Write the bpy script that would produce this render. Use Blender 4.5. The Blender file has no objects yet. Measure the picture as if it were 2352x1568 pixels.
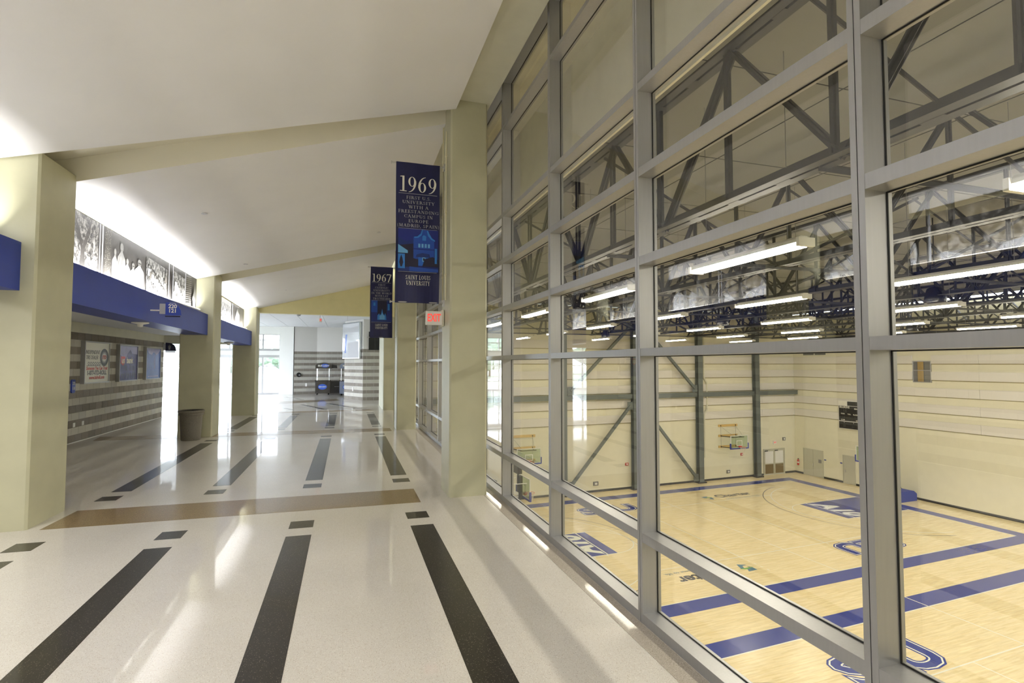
import bpy, math, random
from mathutils import Vector, Matrix
RN = random.Random(7)
SC = bpy.context.scene
COL = SC.collection

# ------------------------------------------------------------------ camera
YAW, PITCH = math.atan(380/1200), math.atan(51/1200)
cam_d = bpy.data.cameras.new('camera')
cam = bpy.data.objects.new('camera', cam_d)
COL.objects.link(cam)
cam_d.sensor_width = 36.0
cam_d.lens = 1200/2352*36.0
cam_d.clip_end = 400
cam.location = (0, 0, 2.0)
cam.rotation_euler = (math.pi/2 + PITCH, 0, -YAW)
SC.camera = cam

# ------------------------------------------------------------------ view, sky
SC.view_settings.view_transform = 'Standard'
SC.view_settings.look = 'None'
SC.view_settings.gamma = 1.0
SC.view_settings.use_curve_mapping = False
SC.view_settings.exposure = 0.88
SC.cycles.max_bounces = 8
SC.cycles.diffuse_bounces = 4
SC.cycles.glossy_bounces = 4
SC.cycles.transparent_max_bounces = 16
SC.cycles.sample_clamp_indirect = 6.0
SC.cycles.blur_glossy = 0.3

w = bpy.data.worlds.new('overcast_sky')
SC.world = w
w.use_nodes = True
bg = w.node_tree.nodes['Background']
bg.inputs[0].default_value = (0.82, 0.88, 1.0, 1)
bg.inputs[1].default_value = 9.5

def area(name, loc, rot, sx, sy, watts, color=(1, 1, 1), spread=None):
    d = bpy.data.lights.new(name, 'AREA')
    d.shape = 'RECTANGLE'; d.size = sx; d.size_y = sy
    d.energy = watts; d.color = color
    if spread: d.spread = spread
    o = bpy.data.objects.new(name, d)
    COL.objects.link(o)
    o.location = loc; o.rotation_euler = rot
    return o

COVE_W = 135.0      # uplight strip per bay
GYM_TUBE = 43.0    # emission of the gym tubes
SOFFIT_FILL_W = 55.0  # per fill lamp added in the low soffit

# ------------------------------------------------------------------ materials
def lin(c):
    c = c/255.0
    return c/12.92 if c <= 0.04045 else ((c+0.055)/1.055)**2.4

def rgb(r, g, b): return (lin(r), lin(g), lin(b), 1)

def mat(name, col, rough=0.6, metal=0.0, spec=0.5, grain=0.0, gscale=40.0, bump=0.0, emit=None, coat=0.0, stretch=None):
    m = bpy.data.materials.new(name); m.use_nodes = True
    nt = m.node_tree; b = nt.nodes['Principled BSDF']
    b.inputs['Base Color'].default_value = rgb(*col)
    b.inputs['Roughness'].default_value = rough
    b.inputs['Metallic'].default_value = metal
    b.inputs['Specular IOR Level'].default_value = spec
    b.inputs['Coat Weight'].default_value = coat
    if emit:
        b.inputs['Emission Color'].default_value = rgb(*emit[0])
        b.inputs['Emission Strength'].default_value = emit[1]
    if grain or bump:
        tc = nt.nodes.new('ShaderNodeTexCoord'); n = nt.nodes.new('ShaderNodeTexNoise')
        n.inputs['Scale'].default_value = gscale; n.inputs['Detail'].default_value = 4
        src = tc.outputs['Object']
        if stretch:
            mp = nt.nodes.new('ShaderNodeMapping'); mp.inputs['Scale'].default_value = stretch
            nt.links.new(src, mp.inputs[0]); src = mp.outputs[0]
        nt.links.new(src, n.inputs['Vector'])
        if grain:
            mx = nt.nodes.new('ShaderNodeMix'); mx.data_type = 'RGBA'
            mr = nt.nodes.new('ShaderNodeMapRange')
            mr.inputs[1].default_value = 0.35; mr.inputs[2].default_value = 0.65
            nt.links.new(n.outputs['Fac'], mr.inputs[0]); nt.links.new(mr.outputs[0], mx.inputs['Factor'])
            mx.inputs['A'].default_value = tuple(max(0, lin(c)*(1-grain)) for c in col)+(1,)
            mx.inputs['B'].default_value = tuple(min(1, lin(c)*(1+grain)) for c in col)+(1,)
            nt.links.new(mx.outputs['Result'], b.inputs['Base Color'])
        if bump:
            bp = nt.nodes.new('ShaderNodeBump'); bp.inputs['Strength'].default_value = bump
            bp.inputs['Distance'].default_value = 0.01
            nt.links.new(n.outputs['Fac'], bp.inputs['Height']); nt.links.new(bp.outputs[0], b.inputs['Normal'])
    return m

def speckle_mat(name, base, chips, rough, scale, thr=0.5, coat=0.0, grid=0.0):
    """terrazzo: a voronoi cell colour picks the chips"""
    m = bpy.data.materials.new(name); m.use_nodes = True
    nt = m.node_tree; b = nt.nodes['Principled BSDF']; L = nt.links.new
    tc = nt.nodes.new('ShaderNodeTexCoord')
    col = None
    prev = nt.nodes.new('ShaderNodeRGB'); prev.outputs[0].default_value = rgb(*base); prev = prev.outputs[0]
    # slow tone drift
    ns = nt.nodes.new('ShaderNodeTexNoise'); ns.inputs['Scale'].default_value = 0.8; ns.inputs['Detail'].default_value = 3
    L(tc.outputs['Object'], ns.inputs['Vector'])
    mx = nt.nodes.new('ShaderNodeMix'); mx.data_type = 'RGBA'; mx.blend_type = 'MULTIPLY'
    mr = nt.nodes.new('ShaderNodeMapRange'); mr.inputs[1].default_value = 0.3; mr.inputs[2].default_value = 0.7
    mr.inputs[3].default_value = 0.93; mr.inputs[4].default_value = 1.03
    L(ns.outputs['Fac'], mr.inputs[0]); mx.inputs['Factor'].default_value = 1
    L(prev, mx.inputs['A']); L(mr.outputs[0], mx.inputs['B']); prev = mx.outputs['Result']
    for i, (c, s, t) in enumerate(chips):
        v = nt.nodes.new('ShaderNodeTexVoronoi'); v.inputs['Scale'].default_value = s
        mp = nt.nodes.new('ShaderNodeMapping'); mp.inputs['Location'].default_value = (i*3.7, i*1.3, 0)
        L(tc.outputs['Object'], mp.inputs[0]); L(mp.outputs[0], v.inputs['Vector'])
        sep = nt.nodes.new('ShaderNodeSeparateColor'); L(v.outputs['Color'], sep.inputs[0])
        g1 = nt.nodes.new('ShaderNodeMath'); g1.operation = 'LESS_THAN'; g1.inputs[1].default_value = t
        L(sep.outputs[0], g1.inputs[0])
        g2 = nt.nodes.new('ShaderNodeMath'); g2.operation = 'LESS_THAN'; g2.inputs[1].default_value = 0.42
        L(v.outputs['Distance'], g2.inputs[0])
        g3 = nt.nodes.new('ShaderNodeMath'); g3.operation = 'MULTIPLY'
        L(g1.outputs[0], g3.inputs[0]); L(g2.outputs[0], g3.inputs[1])
        mx = nt.nodes.new('ShaderNodeMix'); mx.data_type = 'RGBA'
        L(g3.outputs[0], mx.inputs['Factor']); L(prev, mx.inputs['A']); mx.inputs['B'].default_value = rgb(*c)
        prev = mx.outputs['Result']
    if grid:
        br = nt.nodes.new('ShaderNodeTexBrick'); br.offset = 0; br.squash = 1
        br.inputs['Scale'].default_value = 1; br.inputs['Brick Width'].default_value = 0.61; br.inputs['Row Height'].default_value = 0.305
        br.inputs['Mortar Size'].default_value = 0.0018; br.inputs['Mortar Smooth'].default_value = 0.2
        L(tc.outputs['Object'], br.inputs['Vector'])
        mg = nt.nodes.new('ShaderNodeMath'); mg.operation = 'MULTIPLY'; mg.inputs[1].default_value = grid
        L(br.outputs['Fac'], mg.inputs[0])
        mx = nt.nodes.new('ShaderNodeMix'); mx.data_type = 'RGBA'
        L(mg.outputs[0], mx.inputs['Factor']); L(prev, mx.inputs['A']); mx.inputs['B'].default_value = rgb(150, 140, 125)
        prev = mx.outputs['Result']
    L(prev, b.inputs['Base Color'])
    b.inputs['Roughness'].default_value = rough
    b.inputs['Coat Weight'].default_value = coat; b.inputs['Coat Roughness'].default_value = 0.045; b.inputs['Specular IOR Level'].default_value = 0.15
    # gentle waviness of the polish
    n2 = nt.nodes.new('ShaderNodeTexNoise'); n2.inputs['Scale'].default_value = 2.2
    L(tc.outputs['Object'], n2.inputs['Vector'])
    bp = nt.nodes.new('ShaderNodeBump'); bp.inputs['Strength'].default_value = 0.05; bp.inputs['Distance'].default_value = 0.01
    L(n2.outputs['Fac'], bp.inputs['Height']); L(bp.outputs[0], b.inputs['Coat Normal'])
    return m

def wood_floor_mat(name):
    m = bpy.data.materials.new(name); m.use_nodes = True
    nt = m.node_tree; b = nt.nodes['Principled BSDF']; L = nt.links.new
    tc = nt.nodes.new('ShaderNodeTexCoord')
    br = nt.nodes.new('ShaderNodeTexBrick'); br.offset = 0.37; br.offset_frequency = 2
    br.inputs['Scale'].default_value = 1; br.inputs['Brick Width'].default_value = 0.9; br.inputs['Row Height'].default_value = 0.057
    br.inputs['Mortar Size'].default_value = 0.0006; br.inputs['Bias'].default_value = -0.1
    br.inputs['Color1'].default_value = rgb(240, 222, 174); br.inputs['Color2'].default_value = rgb(228, 206, 154)
    br.inputs['Mortar'].default_value = rgb(208, 184, 138)
    L(tc.outputs['Object'], br.inputs['Vector'])
    mp = nt.nodes.new('ShaderNodeMapping'); mp.inputs['Scale'].default_value = (0.9, 9, 1)
    n = nt.nodes.new('ShaderNodeTexNoise'); n.inputs['Scale'].default_value = 1.3; n.inputs['Detail'].default_value = 5
    L(tc.outputs['Object'], mp.inputs[0]); L(mp.outputs[0], n.inputs['Vector'])
    mr = nt.nodes.new('ShaderNodeMapRange'); mr.inputs[1].default_value = 0.3; mr.inputs[2].default_value = 0.7
    mr.inputs[3].default_value = 0.88; mr.inputs[4].default_value = 1.08
    L(n.outputs['Fac'], mr.inputs[0])
    mx = nt.nodes.new('ShaderNodeMix'); mx.data_type = 'RGBA'; mx.blend_type = 'MULTIPLY'; mx.inputs['Factor'].default_value = 1
    L(br.outputs['Color'], mx.inputs['A']); L(mr.outputs[0], mx.inputs['B']); L(mx.outputs['Result'], b.inputs['Base Color'])
    b.inputs['Roughness'].default_value = 0.22
    bp = nt.nodes.new('ShaderNodeBump'); bp.inputs['Strength'].default_value = 0.06; bp.inputs['Distance'].default_value = 0.01
    L(n.outputs['Fac'], bp.inputs['Height']); L(bp.outputs[0], b.inputs['Normal'])
    return m

def glass_mat(name, tint=(0.93, 0.94, 0.93), f0=0.045):
    m = bpy.data.materials.new(name); m.use_nodes = True
    nt = m.node_tree; L = nt.links.new
    for n in list(nt.nodes): nt.nodes.remove(n)
    out = nt.nodes.new('ShaderNodeOutputMaterial'); mix = nt.nodes.new('ShaderNodeMixShader')
    tr = nt.nodes.new('ShaderNodeBsdfTransparent'); gl = nt.nodes.new('ShaderNodeBsdfGlossy')
    tr.inputs[0].default_value = tint+(1,); gl.inputs['Roughness'].default_value = 0.0
    ge = nt.nodes.new('ShaderNodeNewGeometry'); dp = nt.nodes.new('ShaderNodeVectorMath'); dp.operation = 'DOT_PRODUCT'
    L(ge.outputs['Normal'], dp.inputs[0]); L(ge.outputs['Incoming'], dp.inputs[1])
    def mth(op, a, bb=None):
        x = nt.nodes.new('ShaderNodeMath'); x.operation = op
        if isinstance(a, (int, float)): x.inputs[0].default_value = a
        else: L(a, x.inputs[0])
        if bb is not None:
            if isinstance(bb, (int, float)): x.inputs[1].default_value = bb
            else: L(bb, x.inputs[1])
        return x.outputs[0]
    c = mth('ABSOLUTE', dp.outputs['Value']); c = mth('SUBTRACT', 1.0, c); c = mth('POWER', c, 5.0)
    c = mth('MULTIPLY', c, 1-f0); c = mth('ADD', c, f0)
    L(c, mix.inputs[0]); L(tr.outputs[0], mix.inputs[1]); L(gl.outputs[0], mix.inputs[2]); L(mix.outputs[0], out.inputs[0])
    return m

def photo_mat(name, scale, lo, hi, a=0.42, b_=0.58, stretch=(1, 1, 1), kind='noise'):
    """grainy black and white print: foliage, crowd"""
    m = bpy.data.materials.new(name); m.use_nodes = True
    nt = m.node_tree; b = nt.nodes['Principled BSDF']; L = nt.links.new
    tc = nt.nodes.new('ShaderNodeTexCoord'); mp = nt.nodes.new('ShaderNodeMapping'); mp.inputs['Scale'].default_value = stretch
    L(tc.outputs['Object'], mp.inputs[0])
    if kind == 'noise':
        n = nt.nodes.new('ShaderNodeTexNoise'); n.inputs['Scale'].default_value = scale; n.inputs['Detail'].default_value = 8
        n.inputs['Roughness'].default_value = 0.75; o = n.outputs['Fac']
    else:
        n = nt.nodes.new('ShaderNodeTexVoronoi'); n.inputs['Scale'].default_value = scale; o = n.outputs['Distance']
    L(mp.outputs[0], n.inputs['Vector'])
    r = nt.nodes.new('ShaderNodeValToRGB'); r.color_ramp.elements[0].position = a; r.color_ramp.elements[1].position = b_
    r.color_ramp.elements[0].color = rgb(*lo); r.color_ramp.elements[1].color = rgb(*hi)
    L(o, r.inputs[0]); L(r.outputs[0], b.inputs['Base Color']); b.inputs['Roughness'].default_value = 0.5
    return m

M = {}
M['cream'] = mat('cream_paint', (212, 210, 190), 0.55, grain=0.03, gscale=3, bump=0.05)
M['header'] = mat('header_paint', (216, 208, 158), 0.6, grain=0.03, gscale=2)
M['cool_wall'] = mat('cool_white_wall', (214, 211, 207), 0.6)
M['cream_warm'] = mat('warm_cream_paint', (218, 212, 180), 0.6, grain=0.03, gscale=2)
M['col_paint'] = mat('column_paint', (184, 182, 154), 0.45, grain=0.04, gscale=2.5, bump=0.12)
M['ceil_side'] = mat('ceiling_edge', (226, 222, 205), 0.8)
M['ceil'] = mat('ceiling_white', (232, 232, 233), 0.85, grain=0.015, gscale=1.2)
M['tile'] = mat('ceiling_tile', (226, 228, 234), 0.9, grain=0.05, gscale=90)
M['tile_grid'] = mat('ceiling_grid', (206, 208, 214), 0.7)
M['floor'] = speckle_mat('white_terrazzo', (222, 217, 208), [((196, 181, 166), 170, 0.17), ((150, 141, 126), 210, 0.04), ((240, 236, 228), 140, 0.15)], 0.35, 100, coat=0.8, grid=0.12)
M['black_inlay'] = speckle_mat('black_terrazzo', (44, 40, 35), [((120, 112, 100), 160, 0.10), ((25, 22, 18), 120, 0.3)], 0.35, 100, coat=0.7)
M['brown_inlay'] = speckle_mat('brown_terrazzo', (142, 120, 84), [((178, 152, 110), 130, 0.3), ((95, 76, 50), 130, 0.3)], 0.35, 100, coat=0.7)
M['grey_inlay'] = speckle_mat('grey_terrazzo', (184, 175, 162), [((140, 130, 116), 160, 0.25), ((215, 208, 198), 160, 0.15)], 0.4, 100, coat=0.15)
M['alu'] = mat('satin_aluminium', (168, 168, 168), 0.38, metal=0.55, grain=0.02, gscale=60, stretch=(1, 1, 0.05))
M['gasket'] = mat('black_gasket', (18, 18, 16), 0.6)
M['glass'] = glass_mat('clear_glass', (0.93, 0.935, 0.93), 0.09)
M['glass_green'] = glass_mat('backboard_glass', (0.80, 0.88, 0.80), 0.06)
M['blue'] = mat('royal_blue_paint', (38, 62, 158), 0.42, grain=0.03, gscale=3)
M['wood'] = wood_floor_mat('maple_floor')
M['court_blue'] = mat('court_blue', (34, 54, 140), 0.22, grain=0.05, gscale=2, stretch=(1, 8, 1))
M['court_white'] = mat('court_white', (235, 236, 222), 0.25)
M['court_black'] = mat('court_black', (50, 50, 58), 0.3)
M['logo_green'] = mat('logo_green', (110, 170, 60), 0.3)
M['logo_teal'] = mat('logo_teal', (80, 120, 140), 0.3)
M['gwall'] = mat('gym_smooth_panel', (224, 220, 196), 0.6, grain=0.02, gscale=2)
M['grough'] = mat('gym_rough_panel', (218, 214, 206), 0.85, grain=0.06, gscale=50, bump=0.3)
M['gupper'] = mat('gym_upper_wall', (186, 180, 150), 0.7)
M['band_shade'] = mat('painted_band_shade', (150, 142, 104), 0.7)  # olive tone painting the shade line under each rough band
M['fascia'] = mat('pale_bulkhead_paint', (238, 235, 218), 0.7, grain=0.04, gscale=3)
M['deck'] = mat('roof_deck', (128, 128, 124), 0.9, grain=0.03, gscale=2)
M['steel'] = mat('grey_painted_steel', (20, 22, 26), 0.5, grain=0.05, gscale=6)
M['brace'] = mat('green_grey_steel', (98, 106, 104), 0.5, grain=0.05, gscale=6)
M['base_black'] = mat('black_rubber_base', (30, 30, 28), 0.5)
M['white'] = mat('white_paint', (228, 228, 224), 0.5)
M['white_gloss'] = mat('white_enamel', (235, 235, 230), 0.25)
M['black'] = mat('black_plastic', (16, 17, 22), 0.25)
M['dark_navy'] = mat('navy_fabric', (15, 20, 72), 0.5, grain=0.08, gscale=2.5, stretch=(3, 1, .5))
M['navy_dark'] = mat('navy_print_dark', (12, 16, 60), 0.5)
M['print_white'] = mat('print_white', (232, 230, 218), 0.5)
M['print_grey'] = mat('print_grey', (168, 168, 172), 0.5)
for k, c in dict(b1=(16, 34, 120), b2=(22, 70, 165), b3=(45, 120, 200), b4=(100, 165, 215), b5=(18, 16, 50), b6=(10, 40, 110), b7=(30, 95, 190)).items():
    M[k] = mat('banner_'+k, c, 0.5)
M['blk_dark'] = [mat('dark_block_%d' % i, c, 0.8, grain=0.12, gscale=60, bump=0.3) for i, c in enumerate([(134, 127, 117), (127, 121, 112), (141, 134, 124), (135, 130, 123)])]
M['blk_light'] = [mat('light_block_%d' % i, c, 0.8, grain=0.07, gscale=60, bump=0.3) for i, c in enumerate([(190, 187, 176), (182, 179, 170), (198, 195, 184), (186, 184, 178)])]
M['mortar'] = mat('mortar', (140, 134, 120), 0.9)
M['steel_bright'] = mat('brushed_steel', (200, 200, 200), 0.3, metal=0.9)
M['can'] = mat('stone_aggregate', (108, 103, 92), 0.5, grain=0.35, gscale=110, bump=0.2)
M['red'] = mat('red_enamel', (190, 40, 34), 0.35)
M['orange'] = mat('orange_rim', (220, 90, 50), 0.4)
M['pad_blue'] = mat('blue_padding', (34, 56, 150), 0.6)
M['ply'] = mat('pine_board', (214, 180, 110), 0.5, grain=0.08, gscale=12, stretch=(1, 1, 8))
M['tube'] = mat('lit_tube_lens', (255, 250, 235), 0.5, emit=((255, 246, 226), GYM_TUBE))
M['cove'] = mat('lit_cove_lens', (255, 252, 245), 0.5, emit=((255, 250, 240), 3.0))
M['exit_red'] = mat('exit_letters', (220, 60, 50), 0.5, emit=((225, 70, 60), 0.5))
M['door_grey'] = mat('grey_door', (186, 184, 166), 0.45)
M['poster_blue'] = mat('poster_blue', (70, 100, 175), 0.25, grain=0.12, gscale=3)
M['poster_purple'] = mat('poster_purple', (84, 82, 138), 0.25, grain=0.25, gscale=4)
M['poster_lilac'] = mat('poster_lilac', (160, 158, 200), 0.25, grain=0.08, gscale=4)
M['poster_white'] = mat('poster_white', (226, 224, 210), 0.25)
M['poster_red'] = mat('poster_red', (190, 44, 40), 0.3)
M['poster_black'] = mat('poster_black', (30, 30, 32), 0.3)
M['poster_grey'] = mat('poster_grey', (120, 120, 124), 0.3)
M['mural_dark'] = mat('mural_dark', (40, 38, 36), 0.45, grain=0.3, gscale=5)
M['mural_mid'] = mat('mural_mid', (84, 81, 76), 0.45, grain=0.15, gscale=8)
M['mural_lt'] = mat('mural_light', (104, 104, 102), 0.45, grain=0.12, gscale=12)
M['mural_wh'] = mat('mural_white', (160, 162, 166), 0.45)
M['mural_leaf'] = photo_mat('mural_foliage', 9, (26, 25, 24), (118, 116, 112), 0.45, 0.6)
M['mural_crowd'] = photo_mat('mural_crowd', 7, (30, 29, 28), (122, 122, 119), 0.44, 0.56, (1, 1.6, 1))
M['mural_dots'] = photo_mat('mural_dots', 42, (150, 148, 140), (46, 44, 40), 0.1, 0.3, kind='v')
M['chrome'] = mat('mirror_frame', (190, 195, 200), 0.15, metal=1.0)
M['mirror'] = mat('glazed_print', (205, 208, 214), 0.05, spec=1.0, coat=1.0)
M['grass'] = mat('lawn', (140, 148, 134), 0.9, grain=0.15, gscale=1.5)
M['leaf'] = mat('tree_leaves', (104, 122, 104), 0.9, grain=0.3, gscale=4, bump=0.5)
M['bark'] = mat('tree_bark', (96, 84, 70), 0.9)
M['asphalt'] = mat('pale_asphalt', (170, 170, 168), 0.9)
M['digit_off'] = mat('unlit_digit', (48, 50, 48), 0.5)
M['beer_blue'] = mat('cart_blue', (60, 100, 200), 0.3)
M['cart_grey'] = mat('cart_grey', (120, 130, 150), 0.3, coat=0.5)
M['cart_black'] = mat('cart_black', (18, 20, 34), 0.15, coat=0.8)
M['net'] = mat('white_net', (225, 220, 205), 0.8)
M['brown_low'] = mat('view_through_door', (120, 104, 74), 0.5)

# ------------------------------------------------------------------ mesh helpers
class MB:
    def __init__(s): s.v = []; s.f = []; s.m = []; s.fix = False
    def face(s, pts, mi=0):
        n = len(s.v); s.v += [tuple(p) for p in pts]; s.f.append(tuple(range(n, n+len(pts)))); s.m.append(mi); return s
    def hexa(s, P, mi=0, mb=None):
        n = len(s.v); s.v += [tuple(p) for p in P]
        for i, q in enumerate(((3, 2, 1, 0), (4, 5, 6, 7), (0, 1, 5, 4), (1, 2, 6, 5), (2, 3, 7, 6), (3, 0, 4, 7))):
            s.f.append(tuple(n+k for k in q)); s.m.append(mb if (i == 0 and mb is not None) else mi)
        return s
    def box(s, x0, x1, y0, y1, z0, z1, mi=0, mb=None):
        return s.hexa([(x0, y0, z0), (x1, y0, z0), (x1, y1, z0), (x0, y1, z0), (x0, y0, z1), (x1, y0, z1), (x1, y1, z1), (x0, y1, z1)], mi, mb)
    def bar(s, p, q, w=0.1, h=0.1, mi=0, up=(0, 0, 1)):
        s.fix = True
        p, q, u = Vector(p), Vector(q), Vector(up); d = (q-p).normalized()
        r = d.cross(u)
        if r.length < 1e-4: r = d.cross(Vector((1, 0, 0)))
        r.normalize(); t = r.cross(d); r = r*w/2; t = t*h/2
        return s.hexa([p-r-t, p+r-t, q+r-t, q-r-t, p-r+t, p+r+t, q+r+t, q-r+t], mi)
    def tube(s, p, q, r=0.02, n=8, mi=0, r2=None, cap=True):
        s.fix = True
        p, q = Vector(p), Vector(q); d = (q-p).normalized(); u = Vector((0, 0, 1)) if abs(d.z) < 0.9 else Vector((1, 0, 0))
        a = d.cross(u).normalized(); b = d.cross(a); r2 = r if r2 is None else r2; k = len(s.v)
        for i in range(n):
            t = 2*math.pi*i/n; o = a*math.cos(t)+b*math.sin(t)
            s.v.append(tuple(p+o*r)); s.v.append(tuple(q+o*r2))
        for i in range(n):
            j = (i+1) % n; s.f.append((k+2*i, k+2*j, k+2*j+1, k+2*i+1)); s.m.append(mi)
        if cap:
            s.f.append(tuple(k+2*i for i in range(n))); s.m.append(mi); s.f.append(tuple(k+2*i+1 for i in reversed(range(n)))); s.m.append(mi)
        return s
    def lathe(s, prof, n=24, mi=0, c=(0, 0, 0)):
        s.fix = True
        k = len(s.v)
        for (r, z) in prof:
            for i in range(n):
                t = 2*math.pi*i/n; s.v.append((c[0]+r*math.cos(t), c[1]+r*math.sin(t), c[2]+z))
        for a in range(len(prof)-1):
            for i in range(n):
                j = (i+1) % n; s.f.append((k+a*n+i, k+a*n+j, k+(a+1)*n+j, k+(a+1)*n+i)); s.m.append(mi)
        return s
    def prism(s, pts, z0, z1, mi=0):
        s.fix = True
        n = len(pts); k = len(s.v)
        s.v += [(x, y, z0) for x, y in pts]+[(x, y, z1) for x, y in pts]
        for i in range(n):
            j = (i+1) % n; s.f.append((k+i, k+j, k+n+j, k+n+i)); s.m.append(mi)
        s.f.append(tuple(k+i for i in reversed(range(n)))); s.m.append(mi); s.f.append(tuple(k+n+i for i in range(n))); s.m.append(mi)
        return s
    def slab(s, pts, fn, d, mi=0):
        s.fix = True
        """extrude the 2D outline pts between depth 0 and d; fn(a, b, c) -> xyz"""
        n = len(pts); k = len(s.v)
        s.v += [fn(a, b, 0) for a, b in pts]+[fn(a, b, d) for a, b in pts]
        for i in range(n):
            j = (i+1) % n; s.f.append((k+i, k+j, k+n+j, k+n+i)); s.m.append(mi)
        s.f.append(tuple(k+i for i in reversed(range(n)))); s.m.append(mi); s.f.append(tuple(k+n+i for i in range(n))); s.m.append(mi)
        return s
    def mesh(s, name, mats):
        me = bpy.data.meshes.new(name); me.from_pydata(s.v, [], s.f)
        if s.fix: fixnormals(me)
        for x in (mats if isinstance(mats, (list, tuple)) else [mats]): me.materials.append(x)
        me.polygons.foreach_set('material_index', s.m); me.update()
        return me
    def build(s, name, mats, parent=None, loc=None, rotz=None, smooth=False):
        me = s.mesh(name, mats)
        if smooth: me.polygons.foreach_set('use_smooth', [True]*len(me.polygons))
        return link(name, me, parent, loc, rotz)

def link(name, data, parent=None, loc=None, rotz=None):
    o = bpy.data.objects.new(name, data); COL.objects.link(o)
    if parent is not None: o.parent = parent
    if loc is not None: o.location = loc
    if rotz is not None: o.rotation_euler = (0, 0, rotz)
    return o

def tag(o, label, cat, group=None):
    o['label'] = label; o['category'] = cat
    if group: o['group'] = group
    return o

def thing(name, label, cat, loc=(0, 0, 0), rotz=0, group=None):
    o = bpy.data.objects.new(name, None); o.empty_display_size = 0.1
    COL.objects.link(o); o.location = loc; o.rotation_euler = (0, 0, rotz)
    return tag(o, label, cat, group)

def struct(o):
    o['kind'] = 'structure'; return o

def fixnormals(me):
    import bmesh
    b = bmesh.new(); b.from_mesh(me); bmesh.ops.recalc_face_normals(b, faces=b.faces); b.to_mesh(me); b.free(); return me

def text_obj(name, body, size, material, parent=None, matrix=None, depth=0.001, align='CENTER', squeeze=1.0, bold=0.0, shear=0.0):
    c = bpy.data.curves.new('txt', 'FONT'); c.body = body; c.size = size; c.align_x = align; c.align_y = 'CENTER'
    c.extrude = depth; c.resolution_u = 3; c.offset = bold; c.shear = shear
    tmp = bpy.data.objects.new('txt', c)
    me = bpy.data.meshes.new_from_object(tmp); bpy.data.objects.remove(tmp); bpy.data.curves.remove(c)
    for v in me.vertices: v.co.x *= squeeze
    me.materials.clear(); me.materials.append(material); me.name = name
    for p in me.polygons: p.material_index = 0
    o = link(name, me, parent)
    if matrix is not None: o.matrix_local = matrix
    return o

def frame_mx(origin, xdir, ydir):
    """matrix whose x and y axes run along xdir and ydir"""
    x, y = Vector(xdir).normalized(), Vector(ydir).normalized(); z = x.cross(y)
    m = Matrix((x, y, z)).transposed().to_4x4(); m.translation = Vector(origin); return m

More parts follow.
